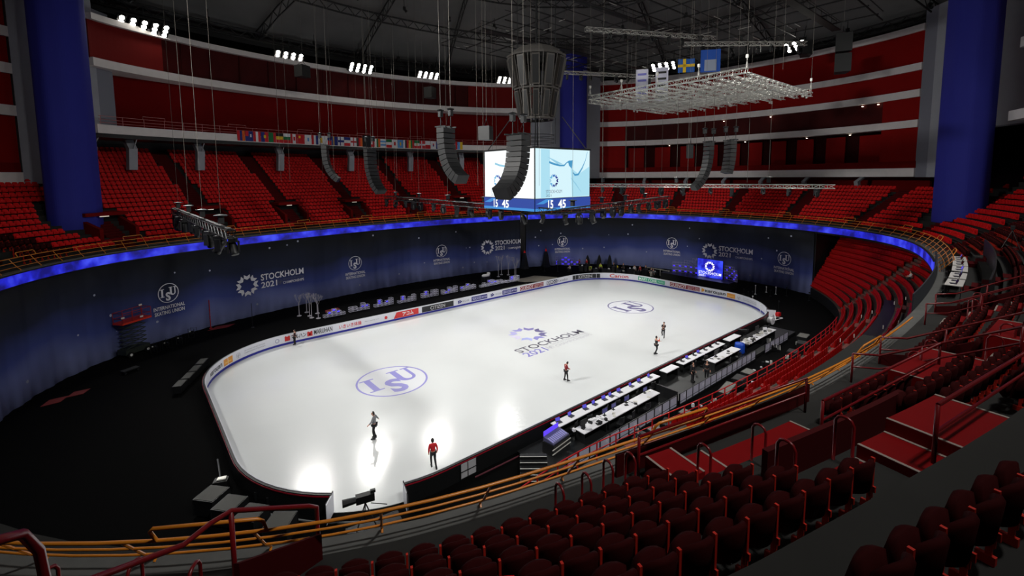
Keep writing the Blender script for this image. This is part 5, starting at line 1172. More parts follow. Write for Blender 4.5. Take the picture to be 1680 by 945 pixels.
# floodlight banks (the lamps that light the ice)
def spot_at(parent, loc, target, watts, sx, sy, spr=None):
    ld = bpy.data.lights.new('floodlight_beam', 'AREA'); ld.shape = 'RECTANGLE'; ld.size = sx; ld.size_y = sy; ld.energy = watts; ld.spread = R(spr or LAMP_SPREAD); ld.color = (1, .985, .95)
    o = bpy.data.objects.new('floodlight_beam', ld); COL.objects.link(o); o.parent = parent; o.location = loc
    d = Vector(target)-Vector(parent.location)-Vector(loc); o.rotation_euler = d.to_track_quat('-Z', 'Y').to_euler(); return o
def flood_bank(x, y, z, target, ncol, label, wf=1., sp=1.15, spr=None):
    e = thing('floodlight_bank', (x, y, z), label, 'floodlights', 'floodlight banks under the roof')
    d = Vector(target)-Vector((x, y, z)); q = d.to_track_quat('-Z', 'Y').to_matrix()
    X = Vector((-d.y, d.x, 0)).normalized(); Zn = d.normalized(); Y = X.cross(Zn)
    if Y.z < 0: Y = -Y
    for k in range(ncol):
        off = X*((k-(ncol-1)/2)*sp)
        b = MB(); c = off-Zn*.28; b.box(tuple(c), (.85, 1.75, .45), ax=(tuple(X), tuple(Y), tuple(Zn))); m_ = b.build('lamp_housing', M_blk2, e)
        for j in (-1, 0, 1):
            c = off+Y*.56*j-Zn*.03; b = MB(); b.lathe([(0, 0), (.2, .005), (.26, .0), (.28, -.05)], (0, 0, 0), 12)
            R3 = [tuple(X), tuple(Y), tuple(Zn)]; b.v = [tuple(c[i]+v[0]*X[i]+v[1]*Y[i]+v[2]*Zn[i] for i in range(3)) for v in b.v]; b.build('lens', M_lens, m_)
        spot_at(e, tuple(off+Zn*.03), target if False else (target[0]+off[0]*.3, target[1]+off[1]*.3, 0), LAMP_W*wf, .5, 1.6, spr)
    b = MB(); w_ = ncol*sp/2
    for j in (-.9, .9): b.bar(tuple(X*(-w_)-Zn*.6+Y*j), tuple(X*w_-Zn*.6+Y*j), .05)
    b.bar(tuple(-Zn*.6+Y*.9), (0, 0, 2.6), .06); b.bar(tuple(X*w_*.8-Zn*.6+Y*.9), tuple(X*w_*.8+Vector((0, 0, 2.6))), .05); b.build('bracket_frame', M_steel, e)
    return e
FB = [(-30.6, 38.5, 36.2, 5), (-12.2, 47.4*.94, 36.6, 4), (-.8, 43.6, 36.3, 4), (12.6, 43.9, 36.8, 4), (27.5, 38.9, 37.0, 3)]
tg = [(-18, 0), (-10, 2), (0, 2), (8, 2), (16, 0)]
for k, (x, y, z, n_) in enumerate(FB):
    flood_bank(x, y, z, (tg[k][0], tg[k][1], 0), n_, 'bright floodlight bank above the long red stand, %s counting from the big blue pillar' % ordw(k+1), 1.15)
FB2 = [(40.5, 10.5, 36.5, 4, (12, 2)), (43.5, -9.5, 36.2, 3, (14, -4))]
for k, (x, y, z, n_, t) in enumerate(FB2):
    flood_bank(x, y, z, (*t, 0), n_, ['bright bank of floodlights in front of the red end wall above the silver truss grid', 'bright bank of floodlights under the roof beyond the truss grid, beside a black speaker'][k], 1.0)
# assumed unseen banks on the camera's side, brighter and wider to light the walls
for k, (x, y, z, n_, t, wf_, sp_) in enumerate(((-25, -41, 36, 3, (-18, 2), 2.3, LAMP_SPREAD_NEAR), (-8, -43, 36, 3, (-4, 2), 1.7, LAMP_SPREAD_NEAR), (9, -43, 36, 3, (6, 2), 1.7, LAMP_SPREAD_NEAR), (25, -40, 36, 3, (16, 2), 1.7, LAMP_SPREAD_NEAR), (-46, 4, 35, 4, (20, -3), 4.0, 84))):
    flood_bank(x, y, z, (*t, 0), n_, 'unseen bank of floodlights assumed under the roof, out of the camera frame', wf_, spr=sp_)
# line arrays
def line_array(x, y, z, n_, face, label, curve=.9, w_=1.15, h=.34, dep=.55, group='hanging line array speakers', back=True, cz=True):
    e = thing('line_array_speaker', (x, y, z), label, 'speaker', group, face)   # local +x is the direction it faces
    px, pz, a = 0., 0., 0.
    for k in range(n_):
        a = curve*(k/(n_-1))**1.8; X = (math.cos(a), 0, -math.sin(a)); Z = (math.sin(a), 0, math.cos(a))
        pz -= h*math.cos(a); px -= h*math.sin(a); c = (px+Z[0]*h*.5, 0, pz+Z[2]*h*.5)
        b = MB(); b.loft([[tuple(c[i]+X[i]*q+(0, 1, 0)[i]*yy+Z[i]*zz for i in range(3)) for q, zz in ((-dep/2, -h*.40), (dep/2, -h*.47), (dep/2, h*.47), (-dep/2, h*.40))] for yy in (-w_/2, w_/2)]); o = b.build('speaker_cabinet', M_blk2, e)
        b = MB(); b.box(tuple(c[i]+X[i]*dep/2 for i in range(3)), (.02, w_*.9, h*.78), ax=(X, (0, 1, 0), Z)); b.build('front_grille', mat('speaker_grille', (12, 13, 14), .7), o)
    b = MB(); b.box((0, 0, .06), (dep*1.3, .1, .1)); 
    for yy in (-w_/2+.05, w_/2-.05): b.box((0, yy, .06), (dep*1.5, .06, .09))
    b.box((0, 0, .1), (.08, w_, .06)); b.build('flying_frame', M_steel, e)
    for xx in ((-.5, .5) if back else (0,)):
        b = MB(); b.box((xx, 0, 1.05), (.26, .3, .42)); b.lathe([(0, 1.3), (.26, 1.28), (.28, 1.34), (0, 1.42)], (xx, 0, 0), 10); b.bar((xx, 0, .1), (xx, 0, .9), .03, 4); b.tube([(xx+.1, .1, .9), (xx+.2, .12, .55), (xx+.25, .1, .9)], .03, 4); b.build('chain_hoist', M_steel, e)
        cable(xx, 0, 1.3, ceil_at(x, y)-z, '', parent=e)
    return e
line_array(-14.45, -13.7, 20.0, 12, R(5), 'large black line array speaker curving in front of the scoreboard cube', curve=1.1, w_=1.35, h=.36, dep=.8)
line_array(-15.4, -6.6, 21.0, 11, R(105), 'large black line array speaker hanging just before the flag row end, curving toward the cube', curve=1.05, w_=1.25, h=.40, dep=.7)
line_array(-12.4, 14.2, 20.6, 12, R(115), 'slim black line array speaker before the red stand, farther from the end truss', curve=.8, w_=1.5, h=.44)
line_array(-16.8, 15.8, 20.9, 10, R(145), 'slim black line array speaker hanging before the red stand, closest to the end truss', curve=.9, w_=1.0, h=.42)
line_array(10.5, -13.6, 20.6, 12, R(-25), 'slim black line array speaker hanging before the red end wall, strongly curved', curve=.95, w_=.9, h=.42)
line_array(11.6, -15.2, 20.7, 8, R(-40), 'short straight line array speaker hanging beside the strongly curved one at the end wall', curve=.25, w_=1.5, h=.40)
def hanging_box(x, y, z, size, label, rz=0., n_=1, name='hanging_speaker'):
    e = thing(name, (x, y, z), label, 'speaker', 'hanging speaker boxes', rz)
    for k in range(n_):
        b = MB(); b.loft([[(-size[0]/2, -size[1]/2, -size[2]/2-k*size[2]*1.12), (size[0]/2, -size[1]*.35, -size[2]/2-k*size[2]*1.12), (size[0]/2, size[1]*.35, -size[2]/2-k*size[2]*1.12), (-size[0]/2, size[1]/2, -size[2]/2-k*size[2]*1.12)], [(-size[0]/2, -size[1]/2, size[2]/2-k*size[2]*1.12), (size[0]/2, -size[1]*.35, size[2]/2-k*size[2]*1.12), (size[0]/2, size[1]*.35, size[2]/2-k*size[2]*1.12), (-size[0]/2, size[1]/2, size[2]/2-k*size[2]*1.12)]]); b.build('cabinet', M_blk2, e)
    b = MB(); b.tube([(-size[0]/2, 0, size[2]/2), (-.1, 0, size[2]/2+.5), (0, 0, size[2]/2+.9)], .03, 4); b.tube([(size[0]/2, 0, size[2]/2), (.1, 0, size[2]/2+.5), (0, 0, size[2]/2+.9)], .03, 4); b.build('yoke', M_steel, e); cable(0, 0, size[2]/2+.9, ceil_at(x, y)-z, '', parent=e); return e
for x, y, z, s, n_, l in ((-7.1, -.6, 21.5, (1.1, 1.2, 1.3), 1, 'cluster of black gear hanging between the line arrays above the cube'), (-13.5, 33.5, 32.3, (1.6, 1.6, 1.6), 1, 'black box hanging under the second floodlight bank'), (11.6, 41.5, 33.2, (1.8, 1.8, 2.0), 1, 'black box hanging under the fourth floodlight bank'), (-6.6, 28.6, 22.6, (1.1, .7, 1.6), 1, 'small black speaker hanging below the flag row'), (12.6, -10.5, 19.9, (1.0, .7, 1.4), 1, 'small black speaker hanging before the open lodge wall'), (26.5, -20.0, 31.4, (1.7, 1.5, 1.9), 2, 'pair of black speaker boxes hanging one above the other before the red end wall'), (38.5, -12.5, 34.4, (2.2, 1.6, 1.8), 1, 'large black speaker tilted beside the far floodlight bank')):
    hanging_box(x, y, z, s, l, .4, n_)
# scoreboard cube
cb = thing('scoreboard_cube', (0, 0, 14.0), 'large glowing scoreboard cube with pale blue pictures hanging over centre ice', 'scoreboard')
b = MB(); b.box((0, 0, 3.0), (7.8, 7.8, 6.0)); b.build('cube_body', M_blk, cb)
mp = mat('pale_screen', (20, 22, 24), .4, emis=(214, 244, 252), es=1.0); mp2 = mat('pale_cyan_screen', (20, 22, 24), .4, emis=(176, 228, 246), es=.95); mbl = mat('screen_blue_swoosh', (20, 22, 24), .4, emis=(74, 158, 206), es=.9); mlt = mat('screen_light_swoosh', (20, 22, 24), .4, emis=(150, 208, 232), es=.95)
mw = mat('screen_white', (20, 22, 24), .4, emis=(250, 254, 255), es=1.05)
def ribbon_geo(pts, wd):
    P_ = np.array(pts, float); vs = []; fs = []
    for i, p in enumerate(P_):
        t = P_[min(i+1, len(P_)-1)]-P_[max(i-1, 0)]; t /= np.hypot(*t); w_ = wd[i]; vs += [(p[0]-t[1]*w_, p[1]+t[0]*w_), (p[0]+t[1]*w_, p[1]-t[0]*w_)]
    for i in range(len(P_)-1): fs.append((2*i, 2*i+1, 2*i+3, 2*i+2))
    return vs, fs
for face, (o_, ax_) in enumerate((((-4.0, 0), 'y'), ((0, -4.0), 'x'), ((4., 0), 'y2'), ((0, 4.), 'x2'))):
    def F(x, y, f_=face, d=.02):
        if f_ == 0: return (-3.95-d, -x, y)
        if f_ == 1: return (x, -3.95-d, y)
        if f_ == 2: return (3.95+d, x, y)
        return (-x, 3.95+d, y)
    p = stick('picture_panel', rect_geo(-3.9, 3.9, 1.25, 6.05), lambda x, y: F(x, y, face, .04), mw if face == 0 else mp, cb)
    if face == 1:
        stick('picture_tint', ([(-3.2, 1.3), (-2.0, 1.3), (-2.0, 6.0), (-3.2, 6.0)], [(0, 1, 2, 3)]), lambda x, y: F(x, y, face, .055), mp2, cb)
        stick('picture_tint', ([(1.2, 1.3), (3.9, 1.3), (3.9, 4.4), (2.2, 3.6), (1.0, 4.2)], [(0, 1, 2, 3, 4)]), lambda x, y: F(x, y, face, .055), mp2, cb)
        stick('picture_star_swoosh', ([(-2.4, 5.3), (-1.0, 4.6), (-.2, 4.6), (-1.4, 5.0)], [(0, 1, 2, 3)]), lambda x, y: F(x, y, face, .06), mlt, cb)
    sh = -1.1 if face == 1 else -1.7
    stick('picture_swoosh', ribbon_geo([(-1.9-.2, 4.75), (-1.3, 4.55), (-.6, 4.45), (0, 4.45), (.4, 4.75), (.9, 4.9)], (.10, .10, .09, .08, .05, .10)), lambda x, y: F(x, y, face, .07), mbl if face == 1 else mlt, cb)
    stick('picture_swoosh', ([(.55, 4.9), (1.25, 5.0), (1.15, 4.1), (.7, 4.45)], [(0, 1, 2, 3)]), lambda x, y: F(x, y, face, .07), mbl if face == 1 else mlt, cb)
    if face == 1:
        stick('picture_swoosh', ribbon_geo([(1.3, 3.75), (1.6, 3.5), (2.1, 3.55), (2.7, 4.2), (3.2, 5.0), (3.5, 5.9)], (.04, .10, .10, .07, .03, .02)), lambda x, y: F(x, y, face, .07), mbl, cb)
        stick('picture_streak', ribbon_geo([(1.0, 3.2), (1.7, 2.6), (2.6, 1.7)], (.03, .08, .02)), lambda x, y: F(x, y, face, .07), mlt, cb)
    cxs = -1.45 if face == 1 else -1.7
    gv_, gf_ = star_geo(cxs, 2.95, .68)
    for q in range(8):
        c3 = [(60, 120, 200), (110, 190, 230), (170, 215, 240), (110, 180, 230), (60, 90, 170), (40, 30, 110), (50, 40, 130), (44, 60, 160)][q]
        stick('star_mark', ([gv_[6*q+j] for j in range(6)], [(0, 1, 4, 5), (1, 2, 3, 4)]), lambda x, y: F(x, y, face, .07), mat('scr_petal_%d' % q, (20, 20, 20), .4, emis=c3, es=.9), cb)
    mt = mat('scr_text', (20, 20, 20), .4, emis=(120, 130, 150), es=.8) if face == 1 else mat('scr_text_pale', (20, 20, 20), .4, emis=(190, 206, 216), es=.9)
    stick('event_lettering', fit_text('STOCKHOLM', cxs-1.1, cxs+1.15, 1.72, 2.05, 0), lambda x, y: F(x, y, face, .07), mt, cb); stick('event_lettering', fit_text('2021', cxs-1.1, cxs-.35, 1.38, 1.62, 0), lambda x, y: F(x, y, face, .07), mt, cb)
    # lower information strip with a clock
    stick('clock_strip', rect_geo(-4.0, 4.0, .02, 1.2), lambda x, y: F(x, y, face, .10), mat('strip_blue', (10, 12, 20), .4, emis=(52, 82, 176), es=.8), cb)
    stick('strip_highlight', ([(-3.9, .7), (-2.6, 1.15), (-1.6, 1.15), (-2.9, .7)], [(0, 1, 2, 3)]), lambda x, y: F(x, y, face, .12), mat('strip_light', (10, 12, 20), .4, emis=(70, 150, 225), es=.9), cb)
    stick('strip_highlight', rect_geo(-4, 4, .02, .28), lambda x, y: F(x, y, face, .115), mat('strip_light', (10, 12, 20), .4, emis=(70, 150, 225), es=.9), cb)
    stick('clock_digits', fit_text('15', -2.3, -1.6, .2, 1.05, .03), lambda x, y: F(x, y, face, .13), mw, cb); stick('clock_digits', fit_text('45', -.9, .2, .2, 1.05, .03), lambda x, y: F(x, y, face, .13), mw, cb)
b = MB()
for x in (-3.8, 3.8):
    for y in (-3.8, 3.8): b.bar((x, y, 6), (x*.5, y*.5, 9.6), .06); 
b.build('suspension_rods', M_steel, cb)
b = MB(); 
for x in (-4, 4): b.bar((x, -4, 6.12), (x, 4, 6.12), .12)
for y in (-4, 4): b.bar((-4, y, 6.12), (4, y, 6.12), .12)
b.build('top_frame', M_blk, cb)
# conical speaker lantern above the cube
ln = thing('speaker_lantern', (0, 0, 23.4), 'grey conical frame of tall speakers in two rings above the scoreboard cube', 'speaker cluster')
def ringf(r, z, rr, nm, n_=12):
    b = MB(); b.tube([(r*math.cos(2*PI*k/n_), r*math.sin(2*PI*k/n_), z) for k in range(n_)], rr, 6, closed=True); b.build(nm, mat('lantern_grey', (84, 81, 78), .5, metal=.2), ln)
ringf(1.75, .0, .14, 'lower_ring'); ringf(2.35, 3.0, .10, 'middle_ring'); ringf(3.05, 6.3, .13, 'upper_ring')
for k in range(12):
    a = 2*PI*(k+.5)/12
    for (r0, z0, r1, z1) in ((1.75, .2, 2.2, 2.8), (2.35, 3.2, 2.95, 6.1)):
        p = np.array([r0*math.cos(a), r0*math.sin(a), z0]); q = np.array([r1*math.cos(a), r1*math.sin(a), z1]); Z = (q-p)/np.linalg.norm(q-p); Y = np.array([-math.sin(a), math.cos(a), 0]); X = np.cross(Y, Z)
        b = MB(); b.box((p+q)/2, (.35, .82 if z0 > 3 else .62, np.linalg.norm(q-p)), ax=(X, Y, Z)); o = b.build('tall_speaker', mat('lantern_case', (62, 58, 54), .5), ln)
        b = MB(); b.box((p+q)/2+X*.19*(1 if X[:2]@p[:2] > 0 else -1), (.03, .62 if z0 > 3 else .44, np.linalg.norm(q-p)*.9), ax=(X, Y, Z)); b.build('dark_grille', M_blk, o)
    a2 = 2*PI*k/12; b = MB(); b.bar((1.75*math.cos(a2), 1.75*math.sin(a2), 0), (2.35*math.cos(a2), 2.35*math.sin(a2), 3.0), .05); b.bar((2.35*math.cos(a2), 2.35*math.sin(a2), 3.0), (3.05*math.cos(a2), 3.05*math.sin(a2), 6.3), .05); b.build('slanted_rib', mat('lantern_grey', (84, 81, 78), .5), ln)
b = MB(); b.lathe([(3.1, 6.3), (2.2, 7.1), (.8, 7.6), (0, 7.7)], (0, 0, 0), 12); b.build('lantern_cap', mat('lantern_grey', (84, 81, 78), .5), ln)
b = MB(); 
for x in (-1.4, 1.4):
    for y in (-1.4, 1.4): b.bar((x, y, -2.6), (x, y, .1), .03); b.bar((x, y, 7.1), (x, y, 20), .04)
for z in (-2.5, -2.1, -1.7): b.tube([(1.9*math.cos(2*PI*k/12), 1.9*math.sin(2*PI*k/12), z) for k in range(12)], .03, 4, closed=True)
b.build('hanging_rods', M_steel, ln)
# silver truss grid
gd = thing('truss_grid', (8.1, -18.0, 26.0), 'wide silver grid of bare aluminium trusses hanging level before the red end wall', 'truss grid')
GX, GY = 15.8, 17.6
proto_x = truss_geo(GX, .42, .03, .55); proto_y = truss_geo(GY, .42, .03, .55)
mx_ = None
for k in range(14):
    o = (proto_x.build('cross_truss', M_alu, gd) if k == 0 else None)
    if k == 0: mx_ = o
    else: o = mx_.copy(); COL.objects.link(o); o.parent = gd
    o.location = (0, GY*k/13, 0)
my_ = None
for k in range(5):
    if k == 0: o = my_ = proto_y.build('main_truss', M_alu, gd); 
    else: o = my_.copy(); COL.objects.link(o); o.parent = gd
    o.location = (GX*k/4, 0, .42 if k in (0, 4) else .0); o.rotation_euler = (0, 0, PI/2)
for k in range(9):
    for j in (0, 4):
        b = MB(); x = GX*j/4; y = GY*k/8
        if k % 2 == 0:
            b.bar((x, y, .6), (x, y, 1.5), .03); b.bar((x-.3, y, .6), (x, y, 1.3), .02); b.bar((x+.3, y, .6), (x, y, 1.3), .02); b.box((x, y, 1.6), (.18, .18, .3)); b.build('bridle', M_alu, gd)
for x, y in ((0, 0), (GX, 0), (0, GY), (GX, GY), (GX/2, 0), (GX/2, GY)): cable(x, y, 1.6, ceil_at(8.1+x, -18+y)-26, '', parent=gd, r=.014)
b = MB()
rs = random.Random(5)
for k in range(60):
    x = rs.uniform(0, GX); y = GY*rs.randint(0, 9)/9; b.cyl((x, y, -.5), .10, .28, 6)
tag(b.build('small_lamps', M_alu, gd), kind='stuff')
# bright lighting trusses up under the roof
for k, (p0, p1, z, l) in enumerate((((18, 16), (34, 8), 33.5, 'thin bright lighting bar under the roof, above the far blue pillar side of the grid'), ((10, 2), (26, -6), 35.0, 'thin bright lighting bar under the roof, straight above the silver grid'), ((22, -4), (34, -14), 34.0, 'thin bright lighting bar under the roof by the end wall floodlights'))):
    e = lighting_truss(p0, p1, z, l, m=M_alu, nl=9, s=.45, nc=3, seed=7+k, ls=1.2)
# flags hanging over the grid and on the balcony
def flag(loc, rz, w_, h, stripes, label, vertical=False, extra=None, group='national flags', horiz=True):
    e = thing('flag', loc, label, 'flag', group, rz); n_ = 7; tot = sum(s[0] for s in stripes); a = 0
    P = lambda x, z: (x, .04*math.sin(x/w_*6+rs.random()*.2)+.02, z)
    for fr, col in stripes:
        b = MB(); c = a+fr/tot
        if horiz: rows = [[P(w_*(i/n_-.5), -h*q) for q in (a, c)] for i in range(n_+1)]
        else: rows = [[P(w_*(a+(c-a)*i/3-.5), -h*q) for q in (0, 1)] for i in range(4)]
        rows2 = [[(p[0], p[1]+.012, p[2]) for p in r] for r in rows]
        b.grid(rows); b.grid(rows2[::-1]); b.build('stripe', mat('flag_%d_%d_%d' % col, col, .8), e); a = c
    if extra:
        for (x0, x1, z0, z1, col) in extra:
            b = MB(); b.box(((x0+x1)/2*w_, -.035, -(z0+z1)/2*h), ((x1-x0)*w_, .01, (z1-z0)*h)); b.build('emblem', mat('flag_%d_%d_%d' % col, col, .8), e)
    return e
Rr, Ww, Bb, Yy, Gg, Kk, Oo, Lb = (196, 28, 40), (226, 226, 230), (32, 44, 120), (226, 186, 40), (20, 110, 60), (20, 20, 22), (222, 100, 30), (90, 150, 210)
FL = [([(1, Rr), (1, Bb), (1, Oo)], 0, None, 'red, blue and orange'), ([(1, Bb)], 1, [(-.5, -.1, 0, .5, Rr), (.1, .3, .3, .6, Ww)], 'dark blue with a red and white corner'), ([(1, Rr), (1, Ww), (1, Rr)], 0, None, 'red-white-red'), ([(1, Bb), (1, Rr)], 0, [(-.15, .15, .3, .6, Yy)], 'blue and red with a yellow mark'), ([(1, Gg), (1, Gg), (1, Rr)], 0, None, 'green and red'), ([(1, Kk), (1, Yy), (1, Rr)], 1, None, 'black, yellow and red in bands'), ([(1, Ww), (1, Gg), (1, Rr)], 1, None, 'white, green and red'), ([(1, Rr), (2, Ww), (1, Rr)], 0, [(-.13, .13, .3, .7, Rr)], 'red and white with a red leaf-like mark'), ([(1, Rr)], 1, [(-.4, -.1, .15, .4, Yy)], 'plain red with a yellow corner mark'), ([(1, Ww)], 1, [(-.12, .12, .3, .7, Lb)], 'white with a light blue centre'), ([(1, Rr), (1, Ww), (1, Bb)], 0, None, 'red, white and blue side by side'), ([(1, Ww)], 1, [(-.2, .1, .2, .8, Yy)], 'white with a faint yellow island'), ([(1, Bb), (1, Rr)], 1, [(-.5, -.1, 0, 1, Ww)], 'blue over red with a white wedge'), ([(1, Bb)], 1, [(-.2, -.1, 0, 1, Yy)], 'deep blue with a yellow bar'), ([(1, Ww)], 1, [(-.2, -.06, 0, 1, Bb), (-.5, .5, .38, .62, Bb)], 'white with a blue cross'), ([(1, Bb), (1, Ww), (1, Rr)], 1, None, 'blue, white and red in level bands'), ([(1, Ww)], 1, [(-.08, .08, 0, 1, Rr), (-.5, .5, .4, .6, Rr)], 'white with a red cross'), ([(1, Kk), (1, Rr), (1, Oo)], 0, None, 'black, red and orange'), ([(1, Rr)], 1, [(-.1, .1, 0, 1, Ww), (-.5, .5, .42, .58, Bb)], 'red with a pale and blue cross'), ([(1, Rr)], 1, [(-.15, .15, .3, .7, Ww)], 'red with a white flower mark'), ([(1, Ww), (1, Gg), (1, Oo)], 0, None, 'white, green and orange side by side'), ([(1, Ww), (1, Lb), (1, Ww), (1, Lb), (1, Ww)], 1, None, 'white with light blue level stripes'), ([(1, Gg), (1, Ww), (1, Rr)], 1, None, 'green, white and red in level bands'), ([(1, Ww)], 1, [(-.15, .15, .28, .72, Rr)], 'white with a red disc'), ([(1, Lb)], 1, [(-.12, .12, .3, .7, Yy)], 'light blue with a yellow centre'), ([(1, Ww), (1, Kk), (1, Rr)], 0, None, 'white, black and red side by side'), ([(1, Yy), (1, Gg), (1, Rr)], 0, None, 'yellow, green and red side by side'), ([(1, Gg), (1, Ww), (1, Rr)], 1, [(-.1, .1, .35, .65, Yy)], 'green, white and red with a gold badge'), ([(1, Rr)], 1, [(-.25, -.1, 0, 1, Ww), (-.5, .5, .4, .6, Ww)], 'red with a white cross'), ([(1, Ww), (1, Rr)], 1, None, 'white over red'), ([(1, Ww)], 1, [(-.12, .12, .3, .5, Rr), (-.12, .12, .5, .7, Bb)], 'white with a red and blue round mark'), ([(1, Bb)], 1, None, 'plain dark blue'), ([(1, Ww), (1, Bb), (1, Rr)], 1, [(-.4, -.2, .2, .6, Rr)], 'white, blue and red with a small shield'), ([(1, Bb), (1, Yy), (1, Bb)], 1, None, 'blue with a yellow level band'), ([(1, Rr)], 1, [(-.1, .1, .3, .7, Ww)], 'red with a white crescent mark'), ([(1, Lb), (1, Yy)], 0, None, 'blue and yellow side by side')]
BP = np.array(BALC); bl = np.concatenate([[0], np.cumsum(np.hypot(*np.diff(BP, axis=0).T))])
def balc(s, d=0.):
    x = np.interp(s, bl, BP[:, 0]); y = np.interp(s, bl, BP[:, 1]); x2 = np.interp(s+.3, bl, BP[:, 0]); y2 = np.interp(s+.3, bl, BP[:, 1]); a = math.atan2(y2-y, x2-x); return x-(-math.sin(a))*d*-1 if False else x+math.sin(a)*d, y-math.cos(a)*d, a
s0 = 15.8; s1 = 55.5; nF = len(FL)
for k, (st_, hz, ex, l) in enumerate(FL):
    s = s0+(s1-s0)*(k+.5)/nF; x, y, a = balc(s, .12)
    flag((x, y, 24.3), a, (s1-s0)/nF*.96, 1.45, st_, 'flag in %s, %s along the balcony row' % (l, ordw(k+1)), extra=ex, horiz=bool(hz))
# balcony rail
br = thing('balcony_rail', (0, 0, 0), 'pale pink metal rail along the edge of the long balcony above the flags', 'railing')
for z in (24.0, 24.35, 24.75):
    b = MB(); b.tube([(*balc(s, -.15)[:2], z) for s in np.linspace(.3, bl[-1]-.3, 60)], .03, 5); b.build('rail', mat('pink_rail', (176, 104, 104), .5), br)
for s in np.arange(.5, bl[-1], 2.2):
    x, y, _ = balc(s, -.15); b = MB(); b.bar((x, y, 23.7), (x, y, 24.8), .035); b.build('post', mat('pink_rail', (176, 104, 104), .5), br)
for s in (6, 16, 26, 36, 46):
    b = MB(); pts = [(*balc(s+q, -.15)[:2], z) for q, z in ((-1.2, 24.75), (-1.2, 25.1), (1.2, 25.1), (1.2, 24.75))]; b.tube(pts, .03, 5); b.build('raised_bar', mat('pink_rail', (176, 104, 104), .5), br)
# flags over the silver grid
flag((19.2, -6.0, 31.4), -1.0, 1.9, 1.6, [(1, (30, 90, 170))], 'blue flag with a yellow cross hanging over the silver truss grid', extra=[(-.2, -.02, 0, 1, Yy), (-.5, .5, .4, .6, Yy)], group='flags over the grid')
flag((20.4, -8.4, 32.2), -1.0, 2.2, 2.6, [(1, (34, 84, 178))], 'blue flag with a pale round emblem hanging over the silver truss grid', extra=[(-.3, .3, .45, .95, (150, 160, 180))], group='flags over the grid')
for k, (x, y) in enumerate(((17.4, -1.0), (18.4, -3.2))):
    flag((x, y, 30.8), -1.0, 1.5, 4.2, [(1, (222, 222, 240))], 'tall pale %s banner hanging down through the silver truss grid' % ('violet-white' if k == 0 else 'white and black'), extra=[(-.35, .35, q, q+.06, (130, 130, 210) if k == 0 else (60, 60, 60)) for q in (.12, .3, .5, .68, .84)], group='flags over the grid')
# free vertical cables
ck = 0
for px, py, D in ((284, 0, 55), (445, 0, 60), (460, 0, 60), (516, 0, 70), (536, 0, 62), (578, 0, 70), (600, 0, 64), (612, 0, 75), (625, 0, 66), (642, 0, 62), (668, 0, 70), (690, 0, 78), (780, 0, 50), (790, 0, 60), (806, 0, 56), (812, 0, 70), (884, 0, 44), (905, 0, 50), (1030, 0, 70), (1045, 0, 60), (1118, 0, 58), (1136, 0, 52), (1150, 0, 62), (1238, 0, 60)):
    d_ = _f+(px-840)/FPX*_r-(py-363.3)/FPX*_u; d_ = d_/math.hypot(d_[0], d_[1]); p = np.array(CAMP)+d_*D
    zb = 17 if px < 700 else 16.5
    cable(round(p[0], 1), round(p[1], 1), zb, ceil_at(p[0], p[1]), 'thin steel rigging cable hanging straight down from the roof', r=.013); ck += 1
# ================================================================ ROOF STEELWORK
def roof_truss(pts, label, h=1.5, r=.1, m=None, step=2.2):
    P_ = [np.array(p, float) for p in pts]; L0 = P_[0]; e = thing('roof_truss', tuple(L0), label, 'truss', 'dark roof trusses'); m = m or mat('roof_steel', (30, 30, 31), .6)
    for off, nm in ((0, 'lower_chord'), (h, 'upper_chord')):
        b = MB(); b.tube([tuple(p-L0+np.array([0, 0, off])) for p in P_], r, 6); b.build(nm, m, e)
    b = MB()
    for p, q in zip(P_[:-1], P_[1:]):
        l = np.linalg.norm(q-p); n_ = max(1, int(l/step))
        for k in range(n_):
            a = p+(q-p)*k/n_; c = p+(q-p)*(k+1)/n_; mid = (a+c)/2+np.array([0, 0, h]); b.bar(a-L0, mid-L0, r*.5); b.bar(mid-L0, c-L0, r*.5)
    b.build('lattice', m, e)
def rp(a, rho, dz=-2.2):
    u = a/(2*PI)*OL; p = np.array(O(u, 21.5, 0))[:2]*rho; return (p[0], p[1], roof_z(rho)+dz)
for k in range(16):
    a = 2*PI*k/16; roof_truss([rp(a, rho) for rho in (.98, .8, .6, .4, .2, .05)], 'dark roof truss running from the rim of the arena roof toward its middle', 1.6, .12)
for j, rho in enumerate((.9, .72, .54, .36)):
    roof_truss([rp(2*PI*k/32, rho, -2.4) for k in range(33)], ['dark ring truss at the rim of the roof', 'dark ring truss one bay in from the roof rim', 'dark ring truss halfway up the roof', 'small dark ring truss near the roof middle'][j], 1.2, .14)
# maintenance walkway and lamp housings strewn under the roof
rs = random.Random(21)
for j, (rho, n_) in enumerate(((.84, 34), (.62, 24))):
    for k in range(n_):
        a = 2*PI*k/n_+.05; p = rp(a, rho, -3.3)
        if not in_frame(p, 20): continue
        e = thing('roof_spotlight', p, 'small black theatre spotlight hanging from the dark roof trusses', 'spotlight', 'spotlights under the roof', rs.uniform(0, 6)); b = MB(); b.box((0, 0, 0), (.4, .35, .5)); b.bar((0, 0, .2), (0, 0, 1.3), .05); b.bar((0, 0, -.1), (.4, 0, -.5), .16, 8, .22); b.build('lamp_body', M_blk, e)

